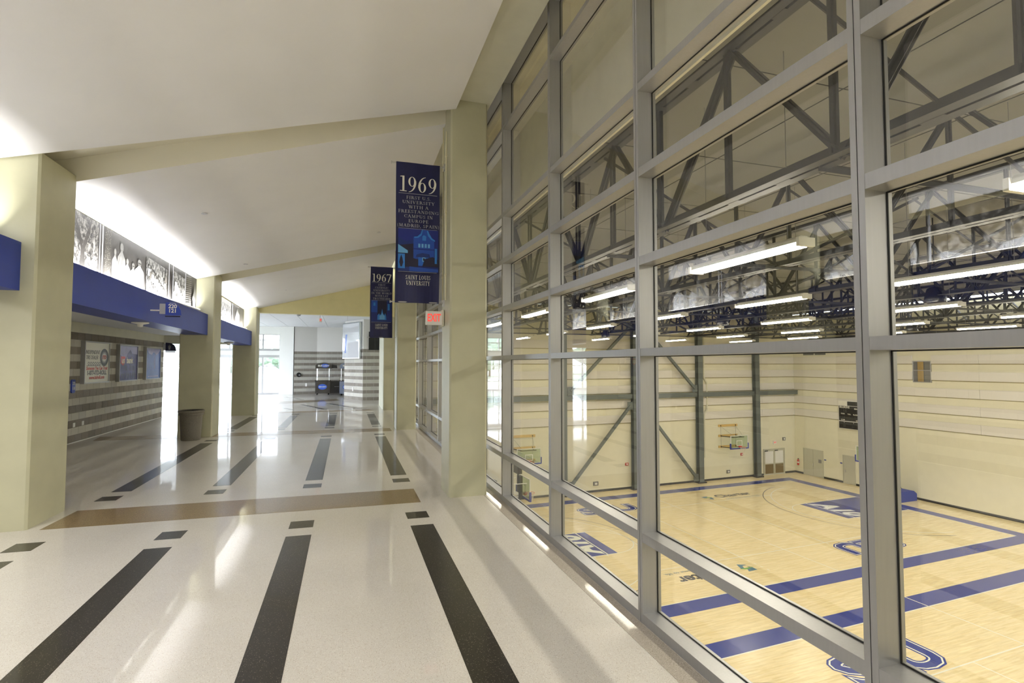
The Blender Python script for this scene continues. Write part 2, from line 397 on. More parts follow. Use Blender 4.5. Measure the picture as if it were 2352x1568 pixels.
# serif lettering drawn stroke by stroke (thick stems, thin hairlines, small serifs)
TH, TN, SF = 0.15, 0.055, 0.05
def _ln(a, b, c, d, wd): return ('L', a, b, c, d, wd)
def _st(x, y0=0.0, y1=1.0): return [_ln(x, y0, x, y1, TH), ('H', x-.15, x+.15, y0), ('H', x-.15, x+.15, y1)]
def _arc(cx, cy, rx, ry, a0, a1, mx_=TH, mn=TN): return ('A', cx, cy, rx, ry, a0, a1, mx_, mn)
SER = {
 'I': (.42, _st(.21)), 'L': (.66, _st(.2)+[_ln(.2, .03, .6, .03, TN), _ln(.6, .0, .62, .22, TN)]),
 'F': (.64, _st(.2)+[_ln(.2, .97, .58, .97, TN), _ln(.57, .98, .58, .8, TN), _ln(.2, .5, .48, .5, TN), _ln(.48, .6, .48, .4, TN)]),
 'E': (.68, _st(.2)+[_ln(.2, .97, .58, .97, TN), _ln(.57, .98, .58, .8, TN), _ln(.2, .5, .48, .5, TN), _ln(.48, .6, .48, .4, TN), _ln(.2, .03, .62, .03, TN), _ln(.62, 0, .64, .22, TN)]),
 'T': (.76, [_ln(.38, 0, .38, 1, TH), ('H', .23, .53, 0), _ln(.04, .97, .72, .97, TN), _ln(.05, 1, .04, .78, TN), _ln(.71, 1, .72, .78, TN)]),
 'H': (.92, _st(.2)+_st(.72)+[_ln(.2, .5, .72, .5, TN)]),
 'U': (.88, [_ln(.2, .3, .2, 1, TH), ('H', .05, .35, 1), _ln(.7, .3, .7, 1, TN), ('H', .58, .82, 1), _arc(.45, .32, .25, .32, 180, 360)]),
 'N': (.92, [_ln(.18, 0, .18, 1, TN), ('H', .04, .32, 0), ('H', .0, .25, 1), _ln(.18, 1, .74, 0, TH), _ln(.74, 0, .74, 1, TN), ('H', .62, .88, 1)]),
 'M': (1.06, [_ln(.16, 0, .2, 1, TN), ('H', .03, .3, 0), ('H', .06, .28, 1), _ln(.22, 1, .52, .05, TH), _ln(.52, .05, .84, 1, TN), _ln(.86, 0, .84, 1, TH), ('H', .72, 1.0, 0), ('H', .78, .98, 1)]),
 'V': (.86, [_ln(.14, 1, .43, 0, TH), _ln(.43, 0, .72, 1, TN), ('H', .0, .28, 1), ('H', .6, .86, 1)]),
 'W': (1.2, [_ln(.12, 1, .38, 0, TH), _ln(.38, 0, .6, .9, TN), _ln(.56, 1, .82, 0, TH), _ln(.82, 0, 1.06, 1, TN), ('H', 0, .26, 1), ('H', .95, 1.18, 1), ('H', .46, .7, 1)]),
 'Y': (.84, [_ln(.12, 1, .42, .45, TH), _ln(.42, .45, .7, 1, TN), _ln(.42, 0, .42, .46, TH), ('H', 0, .26, 1), ('H', .58, .84, 1), ('H', .28, .56, 0)]),
 'A': (.88, [_ln(.12, 0, .42, 1, TN), _ln(.42, 1, .74, 0, TH), _ln(.24, .36, .62, .36, TN), ('H', 0, .26, 0), ('H', .6, .88, 0)]),
 'R': (.82, _st(.2)+[_arc(.36, .74, .24, .235, -90, 90), _ln(.2, .97, .36, .97, TN), _ln(.2, .5, .36, .5, TN), _ln(.4, .5, .74, 0, TH), ('H', .62, .84, 0)]),
 'P': (.7, _st(.2)+[_arc(.36, .72, .25, .25, -90, 90), _ln(.2, .97, .36, .97, TN), _ln(.2, .47, .36, .47, TN)]),
 'D': (.9, _st(.2)+[_arc(.38, .5, .4, .475, -90, 90), _ln(.2, .97, .38, .97, TN), _ln(.2, .03, .38, .03, TN)]),
 'O': (.94, [_arc(.47, .5, .36, .475, 0, 360)]),
 'C': (.84, [_arc(.5, .5, .38, .475, 42, 318), _ln(.77, .68, .8, .98, TN)]),
 'G': (.92, [_arc(.5, .5, .38, .475, 42, 318), _ln(.77, .68, .8, .98, TN), _ln(.78, .08, .78, .42, TH), ('H', .64, .9, .42)]),
 'S': (.62, [_arc(.31, .74, .2, .235, 30, 270, TH*.9), _arc(.31, .265, .22, .24, -150, 90, TH*.9), _ln(.5, .74, .52, .98, TN), _ln(.08, .3, .06, .02, TN)]),
 '.': (.26, [_ln(.12, 0, .12, .13, TH)]), ',': (.26, [_ln(.14, .12, .06, -.16, TH*.8)]),
 '(': (.36, [_arc(.42, .4, .3, .7, 120, 240, .08, .03)]), ')': (.36, [_arc(-.06, .4, .3, .7, -60, 60, .08, .03)]),
 ' ': (.32, []),
 '1': (.62, [_ln(.33, 0, .33, 1, TH), _ln(.1, .95, .36, .98, TN), ('H', .08, .58, .02)]),
 '9': (.8, [_arc(.4, .66, .26, .32, 0, 360, TH, TN), _arc(.12, .62, .56, .66, -88, 8, TH, TN)]),
 '6': (.8, [_arc(.4, .33, .26, .32, 0, 360, TH, TN), _arc(.68, .37, .56, .66, 92, 188, TH, TN)]),
 '7': (.74, [_ln(.06, .95, .7, .95, .1), _ln(.66, .95, .26, -.02, TH), _ln(.07, .98, .05, .8, TN)]),
}
def serif_width(s, track): return sum(SER[c][0]+track for c in s)-track
def serif_obj(name, s, size, cx, z, y, material, parent, fit=None, track=0.08, dep=0.0):
    """flat lettering in the x,z plane at depth y facing -Y; cx centre, z baseline"""
    y0_ = y; mb = MB(); W = serif_width(s, track); sx = size if fit is None else fit/W; x = cx-W*sx/2
    def P(a, b): return (x+a*sx, y, z+b*size)
    for c in s:
        wd, st = SER[c]
        for k in st:
            y -= .00012
            if k[0] == 'L':
                _, a, b, c2, d, t = k; dx, dy = c2-a, d-b; l = math.hypot(dx, dy) or 1; nx, ny = -dy/l*t/2, dx/l*t/2
                mb.face([P(a-nx, b-ny), P(c2-nx, d-ny), P(c2+nx, d+ny), P(a+nx, b+ny)])
            elif k[0] == 'H':
                _, a, b, yy = k; y0 = yy-.02 if yy < .5 else yy-.03
                mb.face([P(a, y0), P(b, y0), P(b, y0+SF), P(a, y0+SF)])
            else:
                _, ax, ay, rx, ry, a0, a1, tm, tn = k; n = max(6, int(abs(a1-a0)/14)); pr = None
                for i in range(n+1):
                    t = math.radians(a0+(a1-a0)*i/n); ct, sn = math.cos(t), math.sin(t); wd2 = (tn+(tm-tn)*abs(ct))/2
                    q = (P(ax+(rx-wd2*1.6)*ct, ay+(ry-wd2)*sn), P(ax+(rx+wd2*.4)*ct, ay+(ry)*sn))
                    if pr: mb.face([pr[0], q[0], q[1], pr[1]])
                    pr = q
        x += (wd+track)*sx
    return mb.build(name, material, parent)

# ================================================================== CONCOURSE SHELL
def XL(y): return -3.64 + 0.0177*(y-7.83)          # corridor face of the left column row
def BT(y): return 3.48 - 0.015*(y-7.83)            # top of blue fascia
def BB(y): return 2.888 - 0.012*(y-7.83)           # underside of blue fascia
WX = 2.2                                           # window wall, corridor face
YR = -9.0                                          # rear end of the concourse

floor = struct(MB().prism([(-7, YR-.3), (2.42, YR-.3), (2.42, 39), (-26, 39), (-26, 22.5), (-7, 22.5)], -0.35, 0.0).build('floor', M['floor']))
def inlay(name, pts, m, t=0.0015):
    mb = MB(); mb.prism(pts, -0.0005, t); o = mb.build(name, m, floor); fixnormals(o.data); return o
def rect(x0, x1, y0, y1): return [(x0, y0), (x1, y0), (x1, y1), (x0, y1)]
SX = [(-3.47, -3.195), (-2.06, -1.79), (-0.645, -0.365), (0.78, 1.06)]
for bay, (ys0, ys1, q0, q1, q2, q3) in enumerate([(-6.8, -1.6, -7.3, -7.05, -1.3, -1.05), (1.4, 6.65, 0.8, 1.08, 6.95, 7.25), (9.7, 14.95, 9.12, 9.4, 15.28, 15.53), (17.82, 21.8, 17.3, 17.56, 22.2, 22.45)]):
    for k, (a, b) in enumerate(SX):
        sh = 0.0 if bay < 3 else 0.03
        dy = -0.02*(k-1.5)
        for (y0, y1, nm) in ((ys0, ys1, 'inlay_strip'), (q0, q1, 'inlay_block'), (q2, q3, 'inlay_block')):
            inlay(nm, [(a+sh, y0+dy), (b+sh, y0+dy-.01), (b+sh, y1+dy-.01), (a+sh, y1+dy)], M['black_inlay'])
inlay('inlay_band', [(-3.5, -.5), (1.05, -.55), (1.05, .3), (-3.5, .35)], M['brown_inlay'])
inlay('inlay_band', [(-3.5, 7.8), (1.054, 7.69), (1.052, 8.545), (-3.465, 8.65)], M['brown_inlay'])
inlay('inlay_band', [(-6.25, 16.3), (1.315, 16.0), (1.313, 16.74), (-6.4, 17.1)], M['brown_inlay'])
inlay('inlay_band', [(-2.9, 23.1), (1.16, 23.3), (.96, 23.83), (-2.9, 23.75)], M['brown_inlay'])
for p in ([(-.98, 27.95), (-.74, 27.9), (.52, 24.65), (.28, 24.7)], [(-2.16, 27.65), (-1.96, 27.55), (-.87, 24.6), (-1.12, 24.65)],
          [(-3.65, 34.5), (-3.42, 34.45), (-2.2, 31.3), (-2.4, 31.35)], [(-2.7, 25.7), (-2.5, 25.6), (-2.15, 24.6), (-2.35, 24.6)]):
    inlay('inlay_strip', p, M['black_inlay'])
for x, y in ((-1.05, 24.38), (-2.45, 24.2), (.45, 24.35), (-1.15, 31.6)):
    inlay('inlay_block', [(x, y), (x+.24, y-.03), (x+.28, y+.12), (x+.04, y+.15)], M['black_inlay'])
inlay('inlay_band', [(-3.2, 28.3), (-1.05, 29.55), (-.3, 30.3), (-.55, 31.3), (-1.3, 30.9), (-3.3, 30.2)], M['brown_inlay'])
for y0, y1 in ((YR, -.6), (.42, 7.8), (8.6, 16.2), (17.2, 23.2)):
    inlay('sill_strip', rect(2.02, 2.195, y0, y1), M['grey_inlay'], 0.003)

# ceilings: sloping gypsum panels, their near and far edges at slightly different pitch
def ceil_z_near(b, x): return [4.585+.2585*(x+3.64), 4.585+.2585*(x+3.64), 4.43+.262*(x+4.07), 4.28+.25*(x+3.93)][b]
def ceil_z_far(b, x): return [4.585+.2585*(x+3.64), 4.585+.2585*(x+3.64), 4.315+.255*(x+3.96), 4.1+.262*(x+3.84)][b]
EDGE = [(YR, YR, -.6, -.6), (.3, .3, 7.8, 7.8), (8.75, 8.25, 16.17, 16.12), (17.0, 16.75, 23.0, 23.0)]   # near-left, near-right, far-left, far-right
for b, (nl, nr, fl, fr) in enumerate(EDGE):
    xa, xb, xr = XL(nl)-.45, XL(fl)-.45, 1.567
    zz = [ceil_z_near(b, xa), ceil_z_near(b, xr), ceil_z_far(b, xr), ceil_z_far(b, xb)]
    P = [(xa, nl, zz[0]), (xr, nr, zz[1]), (xr, fr, zz[2]), (xb, fl, zz[3])]
    Q = [(p[0], p[1], p[2]+.34) for p in P]
    struct(MB().hexa(P+Q, 1, 0).build('ceiling', [M['ceil'], M['ceil_side']]))
# recesses over the column lines
for k, (y0, y1) in enumerate(((-.75, .5), (7.65, 8.95), (15.95, 17.2))):
    zl, zr = ceil_z_far(k if k < 2 else 2, -4.3)+.3, ceil_z_far(k if k < 2 else 2, 1.6)+.3
    struct(MB().hexa([(-4.3, y0, zl), (1.6, y0, zr), (1.6, y1, zr), (-4.3, y1, zl), (-4.3, y0, zl+.15), (1.6, y0, zr+.15), (1.6, y1, zr+.15), (-4.3, y1, zl+.15)], 0).build('trim_1', M['ceil_side']))
# soffit over the window wall
struct(MB().box(1.567, 2.12, YR, 23.3, 6.08, 6.5).box(2.12, 2.42, YR, 23.3, 6.3, 6.5).box(1.50, 1.567, YR, 23.3, 6.08, 6.62).build('trim_2', M['cream']))
# header closing the bay before the rotunda
hz0, hz1 = 4.05, 4.02
struct(MB().hexa([(-3.42, 23.0, hz0), (2.2, 23.0, hz1), (2.2, 23.35, hz1), (-3.42, 23.35, hz0), (-3.42, 23.0, 4.5), (2.2, 23.0, 6.4), (2.2, 23.35, 6.4), (-3.42, 23.35, 4.5)]).build('wall_header', M['header']))

# columns ---------------------------------------------------------------
def column(x0, x1, y0, y1, h, label, group, ch=0.025):
    pts = [(-(x1-x0)/2+ch, -(y1-y0)/2), ((x1-x0)/2-ch, -(y1-y0)/2), ((x1-x0)/2, -(y1-y0)/2+ch), ((x1-x0)/2, (y1-y0)/2-ch),
           ((x1-x0)/2-ch, (y1-y0)/2), (-(x1-x0)/2+ch, (y1-y0)/2), (-(x1-x0)/2, (y1-y0)/2-ch), (-(x1-x0)/2, -(y1-y0)/2+ch)]
    o = MB().prism(pts, 0, h).build('column', M['col_paint'], None, ((x0+x1)/2, (y0+y1)/2, 0))
    return tag(o, label, 'column', group)
for (y0, y1, h, lb) in ((-.6, .3, 4.6, 'square cream column on the left side just behind the camera'),
                    (7.83, 8.75, 4.62, 'nearest square cream column of the left row, cut by the blue fascia'),
                    (16.2, 17.03, 4.52, 'second square cream column of the left row with the trash can at its foot'),
                    (22.5, 23.3, 4.4, 'third square cream column of the left row under the pale header')):
    xf = XL(y0+.0) if y0 < 20 else -3.38
    column(xf-.83, xf, y0, y1, h, lb, 'cream columns of the left row')
for (x0, x1, y0, y1, lb) in ((1.5, 2.07, -.6, .35, 'cream column by the window wall just behind the camera'),
                             (1.485, 2.065, 7.8, 8.5, 'cream column by the window wall that carries the 1969 banner'),
                             (1.465, 2.045, 16.2, 17.1, 'cream column by the window wall that carries the 1967 banner'),
                             (1.52, 2.1, 23.2, 26.2, 'farthest cream column of the window side, long and pale')):
    column(x0, x1, y0, y1, 6.08 if y0 < 20 else 4.42, lb, 'cream columns of the window side')

# left side: blue fascia, mural ledge, mural, soffit, striped wall -----------------
BAYS = [(YR, -.6), (.3, 7.83), (8.75, 16.2), (17.03, 22.5)]
where = ['behind the camera', 'at the left frame edge', 'between the first two columns', 'between the second and third columns']
for b, (y0, y1) in enumerate(BAYS):
    f = lambda y, z, dx: (XL(y)-.16-dx, y, z)
    e = 0.0
    def hx(a0, a1, h0, h1): return [f(y0, BB(y0)+h0, a1), f(y0, BB(y0)+h0, a0), f(y1, BB(y1)+h0, a0), f(y1, BB(y1)+h0, a1), f(y0, (BB(y0)+h1) if h1 else BT(y0), a1), f(y0, (BB(y0)+h1) if h1 else BT(y0), a0), f(y1, (BB(y1)+h1) if h1 else BT(y1), a0), f(y1, (BB(y1)+h1) if h1 else BT(y1), a1)]
    o = MB().hexa(hx(0, .27, 0, 0)).hexa(hx(.27, .55, 0, .16)).build('fascia_beam', M['blue']); tag(o, 'royal blue fascia beam over the opening '+where[b], 'beam', 'blue fascia beams of the left side')
    # light cove lamp lying on the ledge
    o = thing('cove_light', 'long strip uplight behind the blue beam '+where[b], 'light', f((y0+y1)/2, BT((y0+y1)/2), .16), 0.0177*-1, 'strip lights behind the blue beams')
    L_ = (y1-y0)/2-.25
    MB().box(-.05, .05, -L_, L_, .004, .04).build('housing', M['white'], o); MB().box(-.035, .035, -L_+.02, L_-.02, .04, .055).build('lens', M['cove'], o)
    yc = (y0+y1)/2
    area('cove_lamp', f(yc, BT(yc)+.08, .07), (math.pi, math.radians(-45), 0.0), .1, (y1-y0)-.4, COVE_W, (1.0, .99, .97), math.radians(150))

def mural(b):
    y0, y1 = BAYS[b]; ya, yb = y0+.02, y1-.02
    L_ = yb-ya; H_ = 1.0; k = 0.0177
    root = thing('mural', 'black and white photo mural above the blue beam '+where[b], 'mural', (XL(ya)-.45, ya, BT(ya)-.16), -math.atan(k), 'murals above the blue beams')
    HT = min(ceil_z_near(b, XL(ya)-.45), ceil_z_far(b, XL(yb)-.45)+.1)-(BT(ya)-.16)-.005
    MB().hexa([(-.03, 0, 0), (0, 0, 0), (0, L_, -.1), (-.03, L_, -.1), (-.03, 0, HT), (0, 0, HT), (0, L_, HT-.1), (-.03, L_, HT-.1)]).build('backing', M['mural_dark'], root)
    dep = [0.0]
    def pl(name, pts, m, d=None):
        dep[0] += .0002; dd = dep[0] if d is None else d
        mb = MB(); mb.face([(dd, s, .2+t*(HT-.2)/1.12-.1*s/L_) for s, t in pts]); o = mb.build(name, m, root)
        return o
    def blob(s, t, rs, rt, m, n=14, nm='figure'): pl(nm, [(s+rs*math.cos(2*math.pi*i/n), t+rt*math.sin(2*math.pi*i/n)) for i in range(n)], m)
    def person(s, h, wd, mt, dark=False, glasses=False):
        body = [(s-wd*.5, -.02), (s-wd*.62, h*.35), (s-wd*.55, h*.62), (s-wd*.2, h*.74), (s-wd*.1, h*.8), (s+wd*.1, h*.8), (s+wd*.2, h*.74), (s+wd*.55, h*.62), (s+wd*.62, h*.35), (s+wd*.5, -.02)]
        pl('figure', body, mt)
        pl('figure', [(s-wd*.5, -.02), (s-wd*.55, h*.3), (s+wd*.2, h*.34), (s+wd*.45, h*.25), (s+wd*.45, -.02)], M['mural_mid'] if dark else mt)
        blob(s, h*.9, wd*.27, h*.12, M['mural_dark']); blob(s, h*.87, wd*.23, h*.105, M['mural_lt'])
        pl('figure', [(s-wd*.06, h*.05), (s-wd*.02, h*.05), (s+wd*.1, h*.6), (s+wd*.06, h*.62)], M['mural_mid']); pl('figure', [(s-wd*.5, h*.2), (s-wd*.42, h*.2), (s-wd*.34, h*.58), (s-wd*.4, h*.6)], M['mural_mid'])
        pl('figure', [(s-wd*.12, h*.81), (s+wd*.12, h*.81), (s+wd*.1, h*.795), (s-wd*.1, h*.795)], M['mural_mid'])
        if glasses: pl('figure', [(s-wd*.2, h*.875), (s+wd*.2, h*.875), (s+wd*.17, h*.835), (s-wd*.17, h*.835)], M['mural_dark'])
    T = 1.12
    def tree(s0, s1):
        pl('foliage', [(s0, 0), (s1, 0), (s1, T), (s0, T)], M['mural_leaf'])
        pl('snow', [(s0, 0), (s0+.62*(s1-s0), 0), (s0+.55*(s1-s0), .18), (s0+.3*(s1-s0), .3), (s0, .36)], M['mural_wh'])
        pl('snow', [(s0+.78*(s1-s0), 0), (s1-.03, 0), (s1-.04, .22), (s1-.12, .24), (s0+.82*(s1-s0), .12)], M['mural_wh'])
        m = s0+.7*(s1-s0)
        pl('trunk', [(m-.09, 0), (m+.1, 0), (m+.06, .4), (m+.22, .8), (m+.3, T), (m+.26, T), (m+.12, .8), (m, .5), (m-.1, .8), (m-.32, T), (m-.37, T), (m-.17, .76), (m-.05, .4)], M['mural_dark'])
        pl('trunk', [(m, .52), (m-.5, .9), (m-.8, T), (m-.76, T), (m-.46, .94), (m+.02, .6)], M['mural_dark'])
    def line(s, d=.02): pl('white_line', [(s-d, 0), (s+d, 0), (s+d, T), (s-d, T)], M['mural_wh'])
    def dots(s0, s1): pl('dotted_field', [(s0, 0), (s1, 0), (s1, T), (s0, T)], M['mural_dots'])
    def crowd(s0, s1, n):
        pl('crowd', [(s0, 0), (s1, 0), (s1, T*.8), (s0, T*.86)], M['mural_crowd'])
        for i in range(n):
            s = s0+.1+(s1-s0-.2)*((i*.618) % 1); t = .12+.55*((i*.377) % 1)
            blob(s, t+.13, .045, .05, M['mural_dark'], 8); blob(s, t+.115, .035, .04, M['mural_lt'], 8)
            pl('figure', [(s-.08, t-.12), (s+.08, t-.12), (s+.07, t+.06), (s-.07, t+.06)], M['mural_wh'] if i % 3 else M['mural_mid'])
    def stripes(s0, s1):
        n = 16
        for i in range(n):
            t = .03+i*(T-.1)/n; pl('stripe', [(s0, t), (s1, t+.05), (s1, t+.075), (s0, t+.025)], M['mural_mid'])
    def g(y): return y-ya
    if b == 2:
        tree(0, g(10.5)); line(g(10.56), .012); line(g(10.66), .02); dots(g(10.74), g(10.98))
        person(g(11.15), .78, .2, M['mural_lt'], True); person(g(11.42), .98, .3, M['mural_lt'], True)
        person(g(11.68), .68, .24, M['mural_wh']); person(g(11.95), .64, .26, M['mural_lt'], False, True); person(g(12.25), .8, .4, M['mural_wh'], False, True)
        crowd(g(12.6), g(13.85), 26); line(g(13.92)); line(g(14.2), .02); crowd(g(14.25), g(15.1), 8); line(g(15.12), .02); stripes(g(15.18), g(15.6))
        pl('fountain', [(g(15.8), 0), (g(15.95), 0), (g(16.05), .5), (g(15.92), .95), (g(15.82), .6), (g(15.7), .4)], M['mural_lt'])
    elif b == 3:
        pl('figure', [(0, 0), (g(20.3), 0), (g(20.3), T), (0, T)], M['mural_lt']); crowd(g(18.2), g(20.2), 14); line(g(20.5), .04)
        pl('figure', [(g(20.9), 0), (g(21.6), 0), (g(21.7), .7), (g(21.2), .95), (g(20.95), .5)], M['mural_lt']); stripes(g(21.8), g(22.5))
    elif b == 1:
        crowd(.1, 1.3, 22); line(1.4); person(1.8, .95, .34, M['mural_lt'], True); person(2.2, .8, .3, M['mural_wh']); person(2.6, .74, .3, M['mural_lt'], False, True)
        dots(2.9, 3.3); line(3.35); tree(3.5, 5.4); line(5.5); person(5.9, .9, .34, M['mural_wh']); person(6.3, .8, .3, M['mural_lt'], True); crowd(6.6, L_-.1, 12)
    else:
        tree(.2, 2.2); line(2.3); crowd(2.4, 4.2, 24); line(4.3); pl('snow', [(4.5, 0), (6.2, 0), (6.2, .5), (4.5, .45)], M['mural_wh']); person(4.9, .9, .4, M['mural_lt'])
        person(5.7, .8, .3, M['mural_wh'], True); stripes(6.4, 7.6)
    return root
for b in range(4): mural(b)
# wall the mural hangs on and the ledge closing behind the beam
struct(MB().hexa([(-4.55, YR, BB(YR)+.17), (XL(YR)-.49, YR, BB(YR)+.17), (XL(23)-.49, 23, BB(23)+.17), (-4.55, 23, BB(23)+.17), (-4.55, YR, 5), (XL(YR)-.49, YR, 5), (XL(23)-.49, 23, 5), (-4.55, 23, 5)]).build('wall_left_upper', M['cream_warm']))
struct(MB().box(-6.75, -4.3, YR, 22.95, 3.07, 3.2).build('ceiling', M['tile']))
struct(MB().box(-6.9, -3.45, 22.84, 23.0, 2.76, 4.6).build('wall_bulkhead', M['cream']))

# striped block wall: 15 courses, dark on the odd ones
WLX = -6.6; CH = .187; BL = .38
wall = struct(MB().box(WLX-.3, WLX-.012, YR, 22.84, 0, 3.07).build('wall_left', M['mortar']))
MB().box(WLX-.013, WLX+.004, YR, 22.84, 15*CH, 3.068).build('upper_plaster', M['cream'], wall)
blk = MB().box(-.012, 0, -BL/2+.004, BL/2-.004, .003, CH-.004).mesh('block', M['blk_dark'][0])
blk_me = {}
for kind in ('blk_dark', 'blk_light'):
    for i in range(4):
        me = blk.copy(); me.materials.clear(); me.materials.append(M[kind][i]); blk_me[kind, i] = me
half = MB(); 
for c in range(15):
    kind = 'blk_dark' if c % 2 == 0 else 'blk_light'
    for j in range(19):
        y = 22.84-BL/2-j*BL-(0 if c % 2 else BL/2)
        if y-BL/2 < 15.3: continue
        o = link('block', blk_me[kind, RN.randrange(4)], wall, (WLX, y, c*CH))
near_b = MB()
for c in range(15):
    mi = 0 if c % 2 == 0 else 1
    y = 22.84-19*BL-(0 if c % 2 else BL/2)
    near_b.box(WLX-.012, WLX, 22.84-BL/2+.004, 22.836, c*CH+.003, (c+1)*CH-.004, mi) if c % 2 == 0 else None
    while y > YR:
        near_b.box(WLX-.012, WLX, y-BL+.004, y-.004, c*CH+.003, (c+1)*CH-.004, mi); y -= BL
o = near_b.build('block_courses', [M['blk_dark'][0], M['blk_light'][0]], wall); o['kind'] = 'stuff'
tag(MB().box(-6.585, -6.56, YR, 22.84, 0, .012).build('wall_edging', M['white']), 'thin pale strip along the foot of the striped block wall', 'edging')

# ================================================================== ROTUNDA BEYOND
struct(MB().box(-26, 3.2, 23.35, 39, 4.45, 4.6).build('ceiling', M['tile_grid']))
ctop = bpy.data.objects[-1] if False else [o for o in COL.objects if o.name.startswith('ceiling')][-1]
tme = MB().box(-.595, .595, -.595, .595, -.02, 0).mesh('ceiling_tile', M['tile'])
for i in range(9):
    for j in range(12):
        link('ceiling_tile', tme, ctop, (-7.9+i*1.22, 23.97+j*1.22, 4.45))
tb = MB()
for i in range(-15, 0):
    for j in range(12): tb.box(-7.9+i*1.22-.595, -7.9+i*1.22+.595, 23.97+j*1.22-.595, 23.97+j*1.22+.595, 4.43, 4.45)
o = tb.build('far_ceiling_tiles', M['tile'], ctop); o['kind'] = 'stuff'

def striped(name, a, b, label=None):
    """far block wall from a to b (facing side on the left of a->b)"""
    ax, ay = a; bx, by = b; L_ = math.hypot(bx-ax, by-ay); ang = math.atan2(by-ay, bx-ax)
    root = struct(MB().box(0, L_, 0, .25, 0, 4.45).build(name, M['cool_wall'], None, (ax, ay, 0), ang))
    mb = MB()
    for c in range(15):
        x = 0 if c % 2 else -BL/2
        while x < L_:
            x0, x1 = max(0, x), min(L_, x+BL)
            if x1-x0 > .03: mb.box(x0+.003, x1-.003, -.012, 0, c*CH+.003, (c+1)*CH-.004, (0 if c % 2 == 0 else 2)+(RN.random() < .4))
            x += BL
    o = mb.build('block_courses', [M['blk_dark'][0], M['blk_dark'][2], M['blk_light'][0], M['blk_light'][1]], root); o['kind'] = 'stuff'
    return root
striped('wall_back', (-3.25, 36.75), (-1.88, 37.05))
striped('wall_back', (-1.88, 37.05), (1.2, 36.6))
striped('wall_right_return', (-.1, 31.6), (.87, 29.62))
striped('wall_right_return', (.87, 29.62), (2.6, 29.62))
struct(MB().box(2.1, 2.42, 23.35, 36, -8, 6.5).build('wall_right_plain', M['cream']))
struct(MB().box(1.75, 2.42, 26.2, 29.7, 0, 4.45).build('wall_right_plain', M['cream']))
tag(MB().prism([(-4.15, 36.82), (-3.29, 36.7), (-3.29, 37.2), (-4.15, 37.25)], 0, 4.42).build('pilaster', M['white']), 'pale flat pilaster beside the exterior glazing, left of the striped wall', 'column')
tag(MB().box(-8.4, -7.9, 36.6, 37.2, 0, 4.42).build('pilaster', M['white']), 'white pilaster at the exterior glazing seen between the second and third columns', 'column')
tag(MB().box(-15.1, -14.3, 36.6, 37.2, 0, 4.42).build('pilaster', M['white']), 'white pilaster at the exterior glazing seen beside the end of the striped wall', 'column')
lob = struct(thing('added_window_2', '', '')); del lob['label']; del lob['category']  # unseen lobby end glazing, added to let in more daylight
MB().box(-26, -25.8, 22.8, 39, 3.92, 4.45).build('head_wall', M['white'], lob)  # head, mullions and transoms of the added end glazing
for i in range(9): MB().box(-25.95, -25.85, 22.9+i*1.8-.03, 22.9+i*1.8+.03, 0, 3.92).build('mullion', M['alu'], lob)
for z in (.06, 1.84, 3.88): MB().box(-25.93, -25.87, 22.85, 37.3, z-.03, z+.03).build('transom', M['alu'], lob)
lob = struct(thing('added_window_8', '', '')); del lob['label']; del lob['category']  # unseen glazing on the lobby's near side, also added for daylight
MB().box(-26, -6.9, 22.6, 22.84, 3.4, 4.6).build('head_wall', M['white'], lob); MB().box(-9.5, -6.9, 22.6, 22.84, 0, 3.4).build('side_wall', M['white'], lob)  # head, side wall and mullions of the added near-side glazing
for i in range(9): MB().box(-25.8+i*2.0-.04, -25.8+i*2.0+.04, 22.66, 22.78, 0, 3.4).build('mullion', M['alu'], lob)
struct(MB().box(2.1, 2.42, 36, 39, 0, 6).box(-4.15, 2.42, 38.0, 38.2, 0, 4.45).build('wall_back_outer', M['white']))

# exterior glazing of the rotunda
FY = 37.4
fac = struct(thing('window_1', '', '')); del fac['label']; del fac['category']
x0, x1 = -25.8, -4.1
MB().box(x0, x1, FY-.1, FY+.15, 3.92, 4.45).build('head_wall', M['white'], fac)
xs = [-4.2-.97*i for i in range(23)]
for x in xs: MB().box(x-.07 if int(round((x+4.2)/.97)) % 2 else x-.03, x+.03, FY-.06, FY+.06, 0, 3.92).build('mullion', M['alu'], fac)
for z0, z1 in ((0, .12), (.67, .71), (1.82, 1.87), (3.52, 3.57), (3.88, 3.93)): MB().box(x0, x1, FY-.05, FY+.05, z0, z1).build('transom', M['alu'], fac)
MB().box(x0, x1, FY-.12, FY+.1, 2.4, 2.98).build('spandrel', M['alu'], fac); MB().box(x0, x1, FY-.3, FY-.12, 2.56, 2.84).build('light_shelf', M['white'], fac)
for i in range(len(xs)-1):
    for z0, z1 in ((.12, .67), (.71, 1.82), (1.87, 2.4), (2.98, 3.52), (3.57, 3.88)):
        MB().box(xs[i+1]+.03, xs[i]-.07, FY-.006, FY+.006, z0, z1).build('glass_pane', M['glass'], fac)

